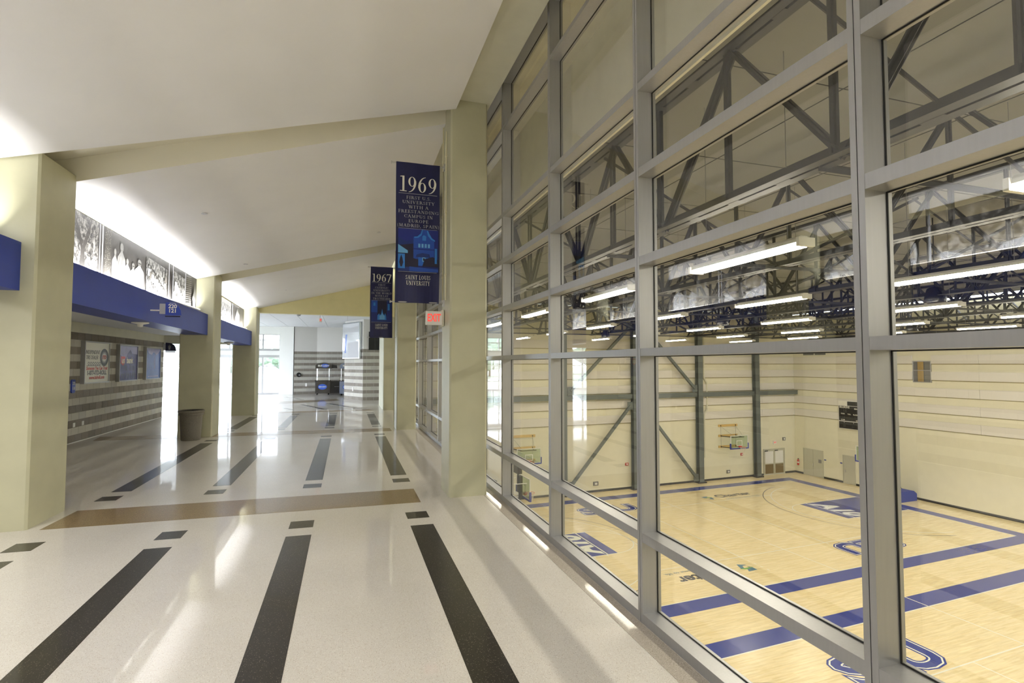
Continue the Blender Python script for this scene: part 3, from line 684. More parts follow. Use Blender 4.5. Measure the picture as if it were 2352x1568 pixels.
# outdoors
struct(MB().box(-140, 120, 39.1, 300, -.6, -.4).box(-140, -26.1, -60, 39.1, -.6, -.4).box(-26.1, -7.1, -60, 22.4, -.6, -.4).build('ground', M['grass']))
tag(MB().box(-140, 120, 58, 66, -.4, -.38).build('road', M['asphalt']), 'pale road crossing the lawn beyond the exterior glazing', 'road')
def tree(x, y, h, r, lb):
    root = thing('tree', lb, 'tree', (x, y, -.4), 0, 'trees beyond the exterior glazing')
    MB().tube((0, 0, 0), (0, 0, h*.5), .22, 8, r2=.14).build('trunk', M['bark'], root)
    import bmesh
    bm = bmesh.new(); bmesh.ops.create_icosphere(bm, subdivisions=4, radius=1)
    rr = random.Random(int(x*7+y))
    cs = [Vector((rr.uniform(-1, 1), rr.uniform(-1, 1), rr.uniform(-1, 1))).normalized() for _ in range(14)]
    for v in bm.verts:
        d = v.co.normalized(); k = 1+.22*max(0, max(d.dot(c) for c in cs)-.8)*5+rr.uniform(-.05, .05)
        v.co = Vector((d.x*r*k, d.y*r*k, h*.62+d.z*h*.4*k))
    me = bpy.data.meshes.new('crown'); bm.to_mesh(me); bm.free(); me.materials.append(M['leaf']); link('crown', me, root)
for (x, y, h, r, lb) in ((-15, 84, 5.5, 4.0, 'rounded green tree nearest the middle of the far exterior window'), (-21, 95, 7, 5, 'green tree behind the first one through the far exterior window'),
                     (-38, 112, 6, 5, 'green tree seen through the glazing between the second and third columns'), (-9, 110, 6, 4.5, 'distant green tree at the right of the far exterior window'), (-52, 110, 7, 6, 'far left green tree through the glazing beside the striped wall')):
    tree(x, y, h, r, lb)
for (x, lb) in ((-13, 'slim pale lamp post on the lawn beyond the far window'), (-19, 'slim pale lamp post left of the tree beyond the far window')):
    o = thing('lamp_post', lb, 'lamp post', (x, 74, -.4)); MB().tube((0, 0, 0), (0, 0, 6.5), .08, 8).build('pole', M['white'], o); MB().box(-.5, .5, -.12, .12, 6.5, 6.6).build('lamp_head', M['white'], o)

# rear end of the concourse (behind the camera)
struct(MB().box(-6.9, 2.4, YR-.2, YR, 0, 6.6).build('wall_rear', M['cream']))
# unseen lamps added for fill: low soffit beside the blue beams, rear bays
def downlight(x, y, z, watts, lb, grp, r=.1, col=(1, .98, .95)):
    o = thing('downlight', lb, 'ceiling light', (x, y, z), 0, grp)  # unseen fitting, added for fill
    MB().lathe([(r*.6, .02), (r*.8, -.002), (r*1.1, -.006), (r*1.15, .0)], 18).build('trim_ring', M['white'], o)
    area('added_fill_lamp', (x, y, z-.02), (0, 0, 0), r*1.6, r*1.6, watts, col)
for k, (y, nm) in enumerate(((-6.5, 'behind the camera, farther'), (-2.5, 'behind the camera, nearer'), (1.2, 'beside the nearest opening'), (5.0, 'just short of the nearest left column'))):
    downlight(-4.75, y, 3.07, SOFFIT_FILL_W, 'small added fill lamp in the low soffit, '+nm, 'added fill lamps of the low soffit')
for x, y in ((-3.0, -5.5), (.6, -5.5), (-3.0, -2.0), (.6, -2.0)):
    downlight(x, y, ceil_z_near(0, x)-.005, 45, 'added fill lamp in the ceiling behind the camera, %s, %s' % ('far row' if y < -4 else 'near row', 'left' if x < 0 else 'right'), 'added fill lamps behind the camera', .16)

# ================================================================== WINDOW WALL TO THE GYM
ZR = [(0.0, .075), (.62, .69), (2.06, 2.12), (2.78, 2.85), (3.49, 3.56), (4.19, 4.25), (5.52, 5.57), (6.24, 6.3)]
MD = .165
mull = [1.722+1.89*i for i in range(-6, 12)]
bays = [('window_3', YR, -.6), ('window_4', -.6, 7.9), ('window_5', 7.9, 16.3), ('window_6', 16.3, 23.3)]
for nm, y0, y1 in bays:
    w_ = struct(thing(nm, '', '')); del w_['label']; del w_['category']
    ms = [y for y in mull if y0 <= y < y1]
    for y in ms:
        MB().box(WX, WX+MD, y, y+.03, 0, 6.3).box(WX, WX+MD, y+.035, y+.065, 0, 6.3).box(WX+.004, WX+MD-.005, y+.03, y+.035, 0, 6.3, 1).build('mullion', [M['alu'], M['gasket']], w_)
    st = sorted([y0]+[e for y in ms for e in (y, y+.065)]+[y1])
    segs = [(st[i], st[i+1]) for i in range(0, len(st)-1, 2)]
    for a, b_ in segs:
        if b_-a < .1: continue
        for z0, z1 in ZR: MB().box(WX+.002, WX+MD, a, b_, z0, z1).build('transom', M['alu'], w_)
        for r in range(len(ZR)-1):
            za, zb = ZR[r][1], ZR[r+1][0]
            MB().box(WX+MD-.03, WX+MD-.022, a, b_, za, zb).build('glass_pane', M['glass'], w_)
            g_ = MB(); x0g, x1g = WX+MD-.036, WX+MD-.03; t = .006
            g_.box(x0g, x1g, a, b_, za, za+t).box(x0g, x1g, a, b_, zb-t, zb).box(x0g, x1g, a, a+t, za+t, zb-t).box(x0g, x1g, b_-t, b_, za+t, zb-t)
            g_.build('gasket', M['gasket'], w_)

# ================================================================== THINGS IN THE CONCOURSE
FRONT = lambda x, y, z: frame_mx((x, y, z), (1, 0, 0), (0, 0, 1))       # text facing the camera (-Y)
def banner(x0, x1, y, z0, z1, year, lines, label, seed):
    root = thing('banner', label, 'banner', (0, y, 0))
    W_ = x1-x0; cx = (x0+x1)/2; H_ = z1-z0
    nx, nz = 14, 24; mb = MB()
    def wv(i, j):
        u, t = i/nx, j/nz
        a = (.012*(1-t) + .004)*math.sin(u*9+seed*2+t*1.5); edge = .02*(1-t)*((u-.5)*2)**2
        return (x0+W_*u + (.006*math.sin(t*5+seed)) - .01*(1-t), a-edge*0, z0+H_*t)
    for s_, off in ((0, 0), (1, .004)):
        for i in range(nx):
            for j in range(nz):
                q = [wv(i, j), wv(i+1, j), wv(i+1, j+1), wv(i, j+1)]
                q = [(p[0], p[1]+off, p[2]) for p in q]
                mb.face(q if s_ == 0 else q[::-1])
    mb.build('cloth', M['dark_navy'], root, smooth=True)
    yf = -.02
    sc = H_/2.36
    def zt(f): return z1-H_*f
    MB().box(x0+.03, x1-.03, yf+.001, yf+.016, zt(.577), zt(.57)+.0, 0).box(x0+.03, x1-.03, yf+.001, yf+.016, zt(.227), zt(.221)).box(x0+.03, x1-.03, yf+.001, yf+.016, zt(.475), zt(.469)).box(x0+.03, x1-.03, yf+.001, yf+.016, zt(.783), zt(.777)).build('rule', M['print_grey'], root) if False else None
    for f in ((.224, .474, .78)): MB().box(x0+.035*W_/.74, x1-.05, yf-.001, yf+.0, zt(f+.003), zt(f)).build('rule', M['print_grey'], root)
    serif_obj('year', year, .26*sc, cx-.005, zt(.212), yf-.002, M['print_white'], root, fit=.88*W_, track=-.03)
    n = len(lines); top = .235; pitch = .233/n
    for i, (s, fw) in enumerate(lines):
        serif_obj('lettering', s, pitch*H_*.66, cx, zt(top+pitch*(i+.88)), yf-.002, M['print_grey'], root, fit=fw*W_)
    for i, s in enumerate(('SAINT LOUIS', 'UNIVERSITY')):
        serif_obj('lettering', s, .052*H_/2.36*1.35, cx, zt(.835+.04*i), yf-.002, M['print_white'], root, fit=(.56, .54)[i]*W_, track=.14)
    d = [0]
    def pc(nm, pts, m):
        d[0] += .0006; mb = MB()
        mb.face([(x0+.03+(W_-.06)*a, yf-.001-d[0], zt(.778)+(zt(.476)-zt(.778))*b) for a, b in pts]); mb.build(nm, m, root)
    R4 = lambda a, b, c, e: [(a, b), (c, b), (c, e), (a, e)]
    if year == '1969':
        pc('picture', R4(0, 0, 1, 1), M['b1']); pc('picture', R4(0, .1, .42, .66), M['b5'])
        pc('picture', [(0, .8), (.1, .74), (.2, .7), (.42, .76), (.42, .66), (0, .6)], M['b6'])
        pc('picture', [(.38, .3), (.38, .82), (.46, .82), (.55, .9), (.58, .99), (.66, 1), (.72, .98), (.76, .9), (.82, .82), (.9, .75), (.9, .3)], M['b2'])
        pc('picture', [(.4, .82), (.48, .83), (.56, .9), (.59, 1), (.62, 1), (.58, .86), (.5, .8), (.4, .79)], M['b3'])
        pc('picture', [(.74, .98), (.78, .9), (.84, .81), (.92, .76), (.92, .73), (.82, .77), (.74, .86), (.71, .98)], M['b3'])
        pc('picture', [(.6, .74), (.69, .74), (.7, .84), (.64, .87), (.6, .84)], M['b3'])
        for a in (.5, .58, .66, .74): pc('picture', R4(a, .57, a+.05, .66), M['b4'])
        pc('picture', R4(.38, .52, .9, .54), M['b1'])
        pc('picture', [(.44, .34), (.46, .4), (.6, .44), (.78, .42), (.8, .34)], M['b6'])
        pc('picture', R4(.5, .14, .76, .34), M['b7']); pc('picture', R4(.6, .24, .68, .34), M['b4']); pc('picture', R4(.62, .26, .66, .32), M['b5'])
        pc('picture', [(.0, .1), (.0, .32), (.3, .33), (.5, .28), (.5, .1)], M['b5']); pc('picture', [(.6, .12), (.66, .3), (.86, .36), (1, .3), (1, .12)], M['b5'])
        pc('picture', R4(0, 0, 1, .1), M['b6']); pc('picture', [(.28, 0), (.28, .11), (1, .07), (1, 0)], M['b2'])
        pc('picture', [(0, .42), (.24, .42), (.24, .48), (0, .62)], M['b4']); pc('picture', R4(0, .06, .17, .4), M['b3'])
        pc('picture', [(.03, .2), (.05, .3), (.08, .38), (.11, .3), (.13, .2), (.1, .1), (.06, .1)], M['b5'])
        pc('picture', R4(.91, .2, .97, .56), M['b3'])
    else:
        pc('picture', R4(0, 0, 1, 1), M['b6']); pc('picture', R4(0, .45, .35, 1), M['b2']); pc('picture', R4(.1, .75, .2, .9), M['b3'])
        pc('picture', R4(.8, .55, .9, .85), M['b3']); pc('picture', R4(.3, .3, .75, 1), M['b5'])
        pc('picture', [(.3, .1), (.3, .3), (.38, .4), (.42, .32), (.48, .38), (.53, .62), (.58, .38), (.64, .32), (.68, .42), (.72, .3), (.74, .1)], M['b3'])
        pc('picture', [(.4, .12), (.4, .28), (.5, .34), (.54, .45), (.58, .34), (.66, .28), (.66, .12)], M['b4'])
        for a in (.05, .15, .24, .78, .86, .94): pc('picture', R4(a, .05, a+.04, .45), M['b1'])
    for z in (z1-.015, z0+.015):
        MB().tube((x0-.07, .02, z), (x1+.02, .02, z), .011, 8).tube((x0-.085, .02, z), (x0-.07, .02, z), .022, 8).build('arm', M['steel_bright'], root)
        MB().tube((x1+.02, .02, z), (1.48, .02, z), .012, 8).box(1.462, 1.486, -.03, .07, z-.05, z+.05).build('bracket', M['steel_bright'], root)
banner(.715, 1.405, 8.28, 2.955, 5.19, '1969', [('FIRST U.S.', .56), ('UNIVERSITY', .74), ('WITH A', .46), ('FREESTANDING', .92), ('CAMPUS IN', .66), ('EUROPE', .46), ('(MADRID, SPAIN)', .96)],
       'large navy banner reading 1969 hanging from the column by the window wall', 0)
banner(.685, 1.365, 16.75, 2.805, 5.03, '1967', [('FIRST', .32), ('CATHOLIC', .6), ('UNIVERSITY', .74), ('IN THE WORLD', .9), ('WITH LAY', .6), ('TRUSTEESHIP', .78)],
       'smaller-looking navy banner reading 1967 on the farther column, half behind the 1969 one', 1.7)

# conduits on the right-hand columns
for (x, y, z1, lb) in ((1.475, 8.4, 5.95, 'thin cream conduit running up the column beside the 1969 banner'), (1.475, 8.12, 5.7, 'second thin cream conduit up the column beside the 1969 banner'), (1.455, 17.0, 5.7, 'thin cream conduit up the column beside the 1967 banner')):
    o = thing('conduit', lb, 'conduit', (x, y, 0)); MB().tube((0, 0, 3.0 if x > 1.46 else 0), (0, 0, z1), .011, 8).build('pipe', M['cream_warm'], o)
    for z in (3.4, 4.4, 5.3): MB().box(-.015, .012, -.025, .025, z-.012, z+.012).build('clip', M['cream_warm'], o)

# exit sign on the first window-side column
o = thing('exit_sign', 'white exit sign with red letters on the side of the 1969 banner column', 'exit sign', (1.35, 8.36, 2.62))
MB().box(-.15, .105, -.03, .04, 0, .22).build('housing', M['white_gloss'], o); MB().box(.105, .125, -.1, .11, -.02, .24).build('back_plate', M['cream'], o)
text_obj('lettering', 'EXIT', .17, M['exit_red'], o, FRONT(-.022, -.032, .11), squeeze=.62, bold=.004)
MB().box(-.15, .105, -.034, -.031, .012, .018).build('lower_line', M['poster_red'], o) if False else None

# trash can
o = thing('trash_can', 'round stone-look trash can with a dark liner standing against the second left column', 'trash can', (-3.88, 15.74, 0)); o.scale = (.93, .93, 1)
MB().lathe([(0, .0), (.235, 0), (.245, .02), (.262, .3), (.285, .66), (.29, .67)], 36).build('body', M['can'], o, smooth=True)
MB().lathe([(.285, .655), (.312, .66), (.318, .675), (.300, .69), (.298, .70), (.325, .72), (.332, .755), (.322, .78), (.30, .785), (.282, .775), (.278, .70)], 36).build('rim', M['can'], o, smooth=True)
MB().lathe([(.281, .765), (.24, .71), (.22, .3), (0, .28)], 28).build('liner', M['black'], o, smooth=True)

# framed posters on the striped wall
SIDE = lambda x, y, z: frame_mx((x, y, z), (0, 1, 0), (0, 0, 1))        # text facing +X
def poster(y0, y1, z0, z1, m, label):
    o = thing('framed_poster', label, 'poster', (WLX, (y0+y1)/2, (z0+z1)/2)); a, b = (y1-y0)/2, (z1-z0)/2
    t = .035; fr = MB()
    fr.box(0, .10, -a, a, -b, -b+t).box(0, .10, -a, a, b-t, b).box(0, .10, -a, -a+t, -b+t, b-t).box(0, .10, a-t, a, -b+t, b-t)
    fr.build('frame', M['alu'], o); MB().box(0, .085, -a+t, a-t, -b+t, b-t).build('print', m, o)
    return o
X_ = .0865
p = poster(16.36, 17.86, 1.47, 2.60, M['poster_white'], 'framed white poster for a tire dealer, nearest on the striped wall')
text_obj('lettering', 'INDEPENDENT', .15, M['poster_black'], p, SIDE(X_, -.28, .27), squeeze=.82, shear=.3)
text_obj('lettering', 'TIRE DEALER', .15, M['poster_black'], p, SIDE(X_, -.32, .13), squeeze=.82, shear=.3)
def ring(cy, cz, ra, rb, ya, m, nm, par, x=X_):
    mb = MB(); n = 28
    for i in range(n):
        t0, t1 = 2*math.pi*i/n, 2*math.pi*(i+1)/n
        mb.face([(x, cy+rb*ya*math.cos(t0), cz+rb*math.sin(t0)), (x, cy+ra*ya*math.cos(t0), cz+ra*math.sin(t0)), (x, cy+ra*ya*math.cos(t1), cz+ra*math.sin(t1)), (x, cy+rb*ya*math.cos(t1), cz+rb*math.sin(t1))])
    mb.build(nm, m, par)
ring(.42, .14, .245, .16, 1.1, M['poster_black'], 'tyre_print', p, X_+.001); ring(.42, .14, .155, .12, 1.1, M['poster_grey'], 'tyre_print', p, X_+.001)
text_obj('lettering', 'ITD', .14, M['poster_red'], p, SIDE(X_+.001, .42, .14), squeeze=1.0, bold=.004, shear=.2)
for i in range(6): ring(-.5+i*.13, -.03, .045, .028, 1.2, M['poster_black'], 'tread_print', p)
MB().box(X_-.001, X_, -.62, .2, -.095, -.082).build('road_line', M['poster_black'], p)
text_obj('lettering', 'Someone You Can Trust', .13, M['poster_red'], p, SIDE(X_, 0, -.16), squeeze=.96, bold=.003, shear=.2)
text_obj('lettering', '1-877-ITD-ROLL', .165, M['poster_black'], p, SIDE(X_, 0, -.285), squeeze=1.02, bold=.005)
text_obj('lettering', 'www.itdroll.com', .135, M['poster_red'], p, SIDE(X_, 0, -.41), squeeze=1.0, bold=.003, shear=.15)
p = poster(18.56, 20.02, 1.455, 2.585, M['poster_purple'], 'framed purple poster for a bank, in the middle on the striped wall')
def poly_side(par, nm, pts, m, x): MB().face([(x, a, b) for a, b in pts]).build(nm, m, par)
poly_side(p, 'sky_print', [(-.68, .52), (-.68, .25), (-.3, .1), (-.1, .3), (.1, .42), (.25, .3), (.68, .28), (.68, .52)], M['poster_lilac'], X_)
poly_side(p, 'red_shield', [(-.62, .2), (-.3, .2), (-.3, -.0), (-.46, -.08), (-.62, 0)], M['poster_red'], X_+.001)
text_obj('lettering', 'us', .27, M['print_white'], p, SIDE(X_+.002, -.44, .08), bold=.008)
text_obj('lettering', 'bank', .27, M['print_white'], p, SIDE(X_+.002, .06, .08), bold=.01)
for a in (-.2, .12, .4): ring(a, -.16, .075, .05, 1.0, M['navy_dark'], 'swirl_print', p)
for i in range(7): poly_side(p, 'stroke_print', [(-.6+i*.18, -.5), (-.55+i*.18, -.5), (-.45+i*.16, -.32), (-.5+i*.16, -.32)], M['navy_dark'], X_)
p = poster(20.76, 22.22, 1.45, 2.565, M['poster_blue'], 'framed plain blue poster, farthest on the striped wall')
poly_side(p, 'pale_mark', [(.1, -.2), (.14, -.2), (.17, .3), (.12, .35)], M['poster_lilac'], X_)
poly_side(p, 'pale_mark', [(-.66, .5), (-.5, .36), (-.2, .3), (.0, .4), (.3, .3), (.66, .46), (.66, .52), (-.66, .52)], M['poster_lilac'], X_)
for i in range(8): poly_side(p, 'pale_mark', [(-.5+i*.13, -.47), (-.42+i*.13, -.47), (-.42+i*.13, -.43), (-.5+i*.13, -.43)], M['poster_lilac'], X_)

# small vertical section sign and outlets
o = thing('section_sign', 'small rounded blue sign reading 220 118 on the striped wall left of the posters', 'sign', (WLX, 15.98, 1.43))
MB().slab([(-.09, -.14), (-.06, -.17), (.06, -.17), (.09, -.14), (.09, .14), (.06, .17), (-.06, .17), (-.09, .14)], lambda a, b, c: (c, a, b), .03).build('plate', M['blue'], o)
text_obj('lettering', '220', .11, M['print_white'], o, SIDE(.032, 0, .07), squeeze=.75); text_obj('lettering', '118', .11, M['print_white'], o, SIDE(.032, 0, -.06), squeeze=.75)
for y, lb in ((16.13, 'white wall outlet low on the striped wall, the left of two'), (16.6, 'white wall outlet low on the striped wall, the right of two')):
    o = thing('wall_outlet', lb, 'outlet', (WLX, y, .44)); MB().box(0, .008, -.055, .055, -.055, .055).build('cover_plate', M['white_gloss'], o); MB().box(.008, .011, -.02, .02, -.035, .035).build('socket', M['white'], o)

# blade sign 220 / 121 on the blue beam
def blade(x, y, z, s, lb, top, lines, m, wallx):
    o = thing('blade_sign', lb, 'sign', (x, y, z))
    pts = [(0, 0), (.36*s, 0), (.345*s, .13*s), (.29*s, .24*s), (.19*s, .31*s), (.04*s, .33*s), (0, .33*s)]
    MB().slab([(a, b) for a, b in pts], lambda a, b, c: (a, c, b), .03).build('blade', m, o)
    MB().box(0, .33*s, -.002, .032, -.045*s, -.012*s).build('lower_strip', M['navy_dark'], o)
    for i, t in enumerate(lines): text_obj('lettering', t, .135*s, M['print_white'], o, FRONT(.16*s, -.003, (.225-.115*i)*s), squeeze=.95, bold=.003)
    if top: text_obj('lettering', top, .035*s, M['print_white'], o, FRONT(.16*s, -.003, .305*s))
    MB().box(-.13*s, 0, .0, .05, .03*s, .29*s).build('side_face', M['print_grey'], o); MB().box(wallx-x, -.13*s, .018, .032, .1*s, .135*s).build('side_bracket', M['white'], o)
    return o
blade(-3.46, 12.0, 2.97, .78, 'blue blade sign reading 220 over 121 sticking out from the blue beam', 'SECTION', ['220', '121'], M['blue'], -3.73)
o = blade(-6.52, 22.75, 2.48, .95, 'dark blue blade restroom sign with a standing figure at the end of the striped wall', '', [], M['navy_dark'], -6.6)
MB().box(.1, .16, -.004, -.002, .05, .2).box(.09, .17, -.004, -.002, .12, .2).lathe([(0, 0), (.025, .012), (0, .03)], 8, 0, (.13, -.003, .21)).build('figure_print', M['print_grey'], o)

# smoke detectors and sprinkler caps
for (x, y, z, r, lb) in ((-3.98, 12.3, 3.07, .15, 'white smoke detector under the blue beam, below the 220 sign'), (-3.9, 20.2, 3.0, .15, 'white smoke detector under the farther blue beam')):
    z = BB(y)
    o = thing('smoke_detector', lb, 'detector', (x, y, z)); MB().lathe([(0, 0), (r, 0), (r, -.02), (r*.35, -.045), (r*.3, -.09), (0, -.1)], 20).build('body', M['white'], o, smooth=True)
for (x, y, lb) in ((-2.55, 10.86, 'small sprinkler cap on the sloping ceiling, nearest of the three'), (-2.61, 15.44, 'small sprinkler cap on the sloping ceiling close to the second left column'), (.79, 14.47, 'small sprinkler cap on the sloping ceiling left of the banners'), (-2.12, 20.16, 'small sprinkler cap on the farthest sloping ceiling')):
    z = (ceil_z_near(2, x)+(ceil_z_far(2, x)-ceil_z_near(2, x))*(y-8.6)/7.5) if y < 17 else (ceil_z_near(3, x)+(ceil_z_far(3, x)-ceil_z_near(3, x))*(y-17)/6)
    o = thing('sprinkler', lb, 'sprinkler', (x, y, z)); MB().lathe([(.0, 0), (.055, .0), (.05, -.012), (0, -.014)], 16).build('cap', M['tile_grid'], o)
# rotunda ceiling: round downlight trims, hung exit sign, dome
k = 0
for (x, y, lb) in ((-2.9, 24.6, 'round ceiling light trim, nearest left in the rotunda'), (-1.0, 25.2, 'round ceiling light trim left of the hanging exit sign'), (1.0, 25.4, 'round ceiling light trim near the right end of the header'), (-2.4, 29.0, 'round ceiling light trim behind the exit sign on the left'), (-.6, 30.2, 'round ceiling light trim behind the exit sign'), (.5, 27.6, 'round ceiling light trim right of the hanging exit sign')):
    o = thing('downlight', lb, 'ceiling light', (x, y, 4.43)); MB().lathe([(.05, .02), (.07, -.0), (.11, -.004), (.115, .0)], 18).build('trim_ring', M['white'], o); MB().lathe([(0, .0), (.065, .0)], 14).build('lens', M['digit_off'], o)
o = thing('dome_camera', 'small dark dome hanging from the rotunda ceiling left of the exit sign', 'camera', (-2.25, 27.5, 4.43)); MB().lathe([(.1, 0), (.1, -.03), (.07, -.08), (0, -.1)], 16).build('dome', M['poster_grey'], o, smooth=True)
o = thing('exit_sign', 'small exit sign hanging from the rotunda ceiling', 'exit sign', (-1.25, 27, 4.02), 1.15); MB().box(-.14, .14, -.03, .03, 0, .2).build('housing', M['white'], o); MB().box(-.01, .01, -.01, .01, .2, .41).build('stem', M['alu'], o)
text_obj('lettering', 'EXIT', .16, M['exit_red'], o, FRONT(0, -.033, .1), squeeze=.6, bold=.004)

# big glazed frame and dark screen on the near rotunda walls
ang = math.atan2(29.62-31.6, .97)
o = thing('glazed_frame', 'tall silver-framed glazed panel with a pale glossy print above the striped corner', 'framed panel', (-.1, 31.6, 2.3), ang)
W_ = 2.05; MB().box(0.05, W_, -.16, -.02, -.02, 2.0).build('frame', M['chrome'], o); MB().box(.1, W_-.05, -.165, -.16, .03, 1.95).build('print', M['mirror'], o)
pp = lambda nm, pts, m, y=-.167: MB().face([(a, y, b) for a, b in pts]).build(nm, m, o)
pp('blue_print', [(.3, .3), (.5, .3), (.62, 1.35), (.4, 1.35)], M['poster_blue']); pp('grey_print', [(.1, 1.45), (1.95, 1.45), (1.95, 1.8), (1.0, 1.7), (.1, 1.8)], M['print_grey']); pp('grey_print', [(.7, .03), (1.95, .03), (1.95, .95), (.7, .85)], M['print_grey'])
o = thing('wall_screen', 'dark unlit screen high on the far striped wall behind the 1967 banner', 'screen', (1.55, 29.6, 2.75)); MB().box(-.4, .6, -.1, 0, 0, 1.0).build('housing', M['black'], o)
for i in range(3): MB().box(-.12+i*.2, -.11+i*.2, -.104, -.1, .03, .97).build('seam', M['digit_off'], o)
for (x, y, z, lb) in ((-3.0, 36.7, .62, 'white wall outlet on the far left striped wall'),):
    o = thing('wall_outlet', lb, 'outlet', (x+.5, y+.06, z)); MB().box(-.06, .06, -.02, .0, -.1, .1).build('cover_plate', M['white_gloss'], o)
o = thing('wall_outlet', 'white wall outlet low on the striped corner under the glazed frame', 'outlet', (.38, 30.6, .58), ang); MB().box(-.05, .05, -.03, -.01, -.1, .1).build('cover_plate', M['white_gloss'], o)
o = thing('wall_phone', 'round black device with a grey centre on the far left striped wall', 'wall device', (-2.95, 36.72, 1.28), .22); MB().lathe([(0, 0), (.13, 0), (.15, .02), (.13, .06), (0, .08)], 20).build('shell', M['black'], o)
o.rotation_euler = (math.pi/2, 0, .22); MB().lathe([(0, .081), (.06, .085), (0, .09)], 14, 0, (.03, -.02, 0)).build('face_disc', M['poster_grey'], o)

# beverage carts
def cart(x, y, ang, label, body, logo, w_=1.35):
    o = thing('beverage_cart', label, 'cart', (x, y, 0), ang); o.scale = (1, 1, .8)
    b = MB(); b.slab([(-.5*w_, .14), (.5*w_, .14), (.5*w_, 1.12), (-.5*w_, 1.12)], lambda a, b_, c: (a, c, b_), .95).build('body', body, o)
    MB().box(-.53*w_, .53*w_, -.03, .98, 1.12, 1.17).build('counter', M['black'], o)
    MB().box(.5*w_+.005, .5*w_+.78, .1, .95, .14, 1.1).build('side_cabinet', M['black'], o)
    for (px, py) in ((-.4*w_, .12), (.42*w_, .12), (-.4*w_, .85), (.42*w_, .85)): MB().tube((px, py, 1.17), (px, py, 2.12), .02, 8).build('post', M['steel_bright'], o)
    MB().box(-.5*w_, .5*w_, .0, .02, 1.2, 1.42).build('sneeze_guard', M['glass'], o); MB().box(-.5*w_, .5*w_+.2, -.01, .03, 1.42, 1.45).build('rail', M['poster_grey'], o)
    n = 10; pts = [(-.5*w_+(w_+.1)*i/n, 2.12+.34+.13*math.sin(math.pi*i/n)-(.1 if i in (0, n) else 0)) for i in range(n+1)]
    MB().slab([(-.5*w_, 2.12), (.5*w_+.1, 2.12)]+pts[::-1], lambda a, b_, c: (a, c-.05, b_), 1.0).build('canopy', body, o)
    MB().slab([(.5*w_+.1, 2.14), (.5*w_+.4, 2.14), (.5*w_+.38, 2.34), (.5*w_+.1, 2.44)], lambda a, b_, c: (a, c+.1, b_), .8).build('canopy_end', M['black'], o)
    if logo:
        mb = MB(); n = 20; mb.face([(-.02+.27*math.cos(2*math.pi*i/n), -.006, .66+.22*math.sin(2*math.pi*i/n)) for i in range(n)]).build('logo_disc', M['beer_blue'], o)
        mb = MB(); mb.face([(.12+.24*math.cos(2*math.pi*i/n), -.056, 2.34+.15*math.sin(2*math.pi*i/n)) for i in range(n)]).build('logo_disc', M['beer_blue'], o)
        text_obj('lettering', 'BUD LIGHT', .12, M['print_white'], o, FRONT(-.02, -.01, .66), squeeze=.72, bold=.004); text_obj('lettering', 'BUD LIGHT', .17, M['print_white'], o, FRONT(.05, -.06, 2.33), squeeze=.8, bold=.006)
        text_obj('lettering', 'BUD LIGHT', .07, M['print_grey'], o, FRONT(.5*w_+.4, .095, .66), squeeze=.8)
    for px in (-.38*w_, .38*w_):
        for py in (.12, .82): MB().tube((px-.03, py, .07), (px+.03, py, .07), .07, 12).build('wheel', M['black'], o)
cart(-1.42, 35.5, 0, 'black beverage cart with arched canopy and blue logo in front of the far striped wall', M['cart_black'], True, .9)
cart(.08, 34.6, 0, 'grey beverage cart with arched canopy half hidden behind the striped corner', M['cart_grey'], True, .95)

# ================================================================== THE GYM BELOW (its own axes, 3.3 degrees off)
PHI = math.radians(3.3); GO = Vector((35.91, 35.46, -7.86))
def gw(u, v, z=0): return (GO.x+u*math.cos(PHI)-v*math.sin(PHI), GO.y+u*math.sin(PHI)+v*math.cos(PHI), GO.z+z)
GU, GV = 3.38, 2.35            # right wall, far wall
gf = struct(MB().box(-40, GU, -52, GV, -.3, 0).build('gym_floor', M['wood'], None, tuple(GO), PHI))
def paint(name, pts, m, z=.002, par=None):
    mb = MB(); mb.face([(a, b, z) for a, b in pts]); o = mb.build(name, m, par or gf); fix_up(o.data); return o
def fix_up(me):
    for p in me.polygons:
        if p.normal.z < 0: p.flip()
    me.update()
def prect(name, u0, u1, v0, v1, m, z=.002): return paint(name, [(u0, v0), (u1, v0), (u1, v1), (u0, v1)], m, z)
def parc(name, cu, cv, r, a0, a1, wd, m, z=.003, n=40):
    mb = MB()
    for i in range(n):
        t0, t1 = math.radians(a0+(a1-a0)*i/n), math.radians(a0+(a1-a0)*(i+1)/n)
        mb.face([(cu+(r-wd)*math.cos(t0), cv+(r-wd)*math.sin(t0), z), (cu+r*math.cos(t0), cv+r*math.sin(t0), z), (cu+r*math.cos(t1), cv+r*math.sin(t1), z), (cu+(r-wd)*math.cos(t1), cv+(r-wd)*math.sin(t1), z)])
    o = mb.build(name, m, gf); fix_up(o.data); return o
CL, CW, BD = 28.65, 15.24, .88
def flat_text(body, size, m, cu, cv, up=1, squeeze=1, bold=0, shear=0, z=.004, nm='court_lettering'):
    return text_obj(nm, body, size, m, gf, frame_mx((cu, cv, z), (up, 0, 0), (0, up, 0)), 0.0, 'CENTER', squeeze, bold, shear)
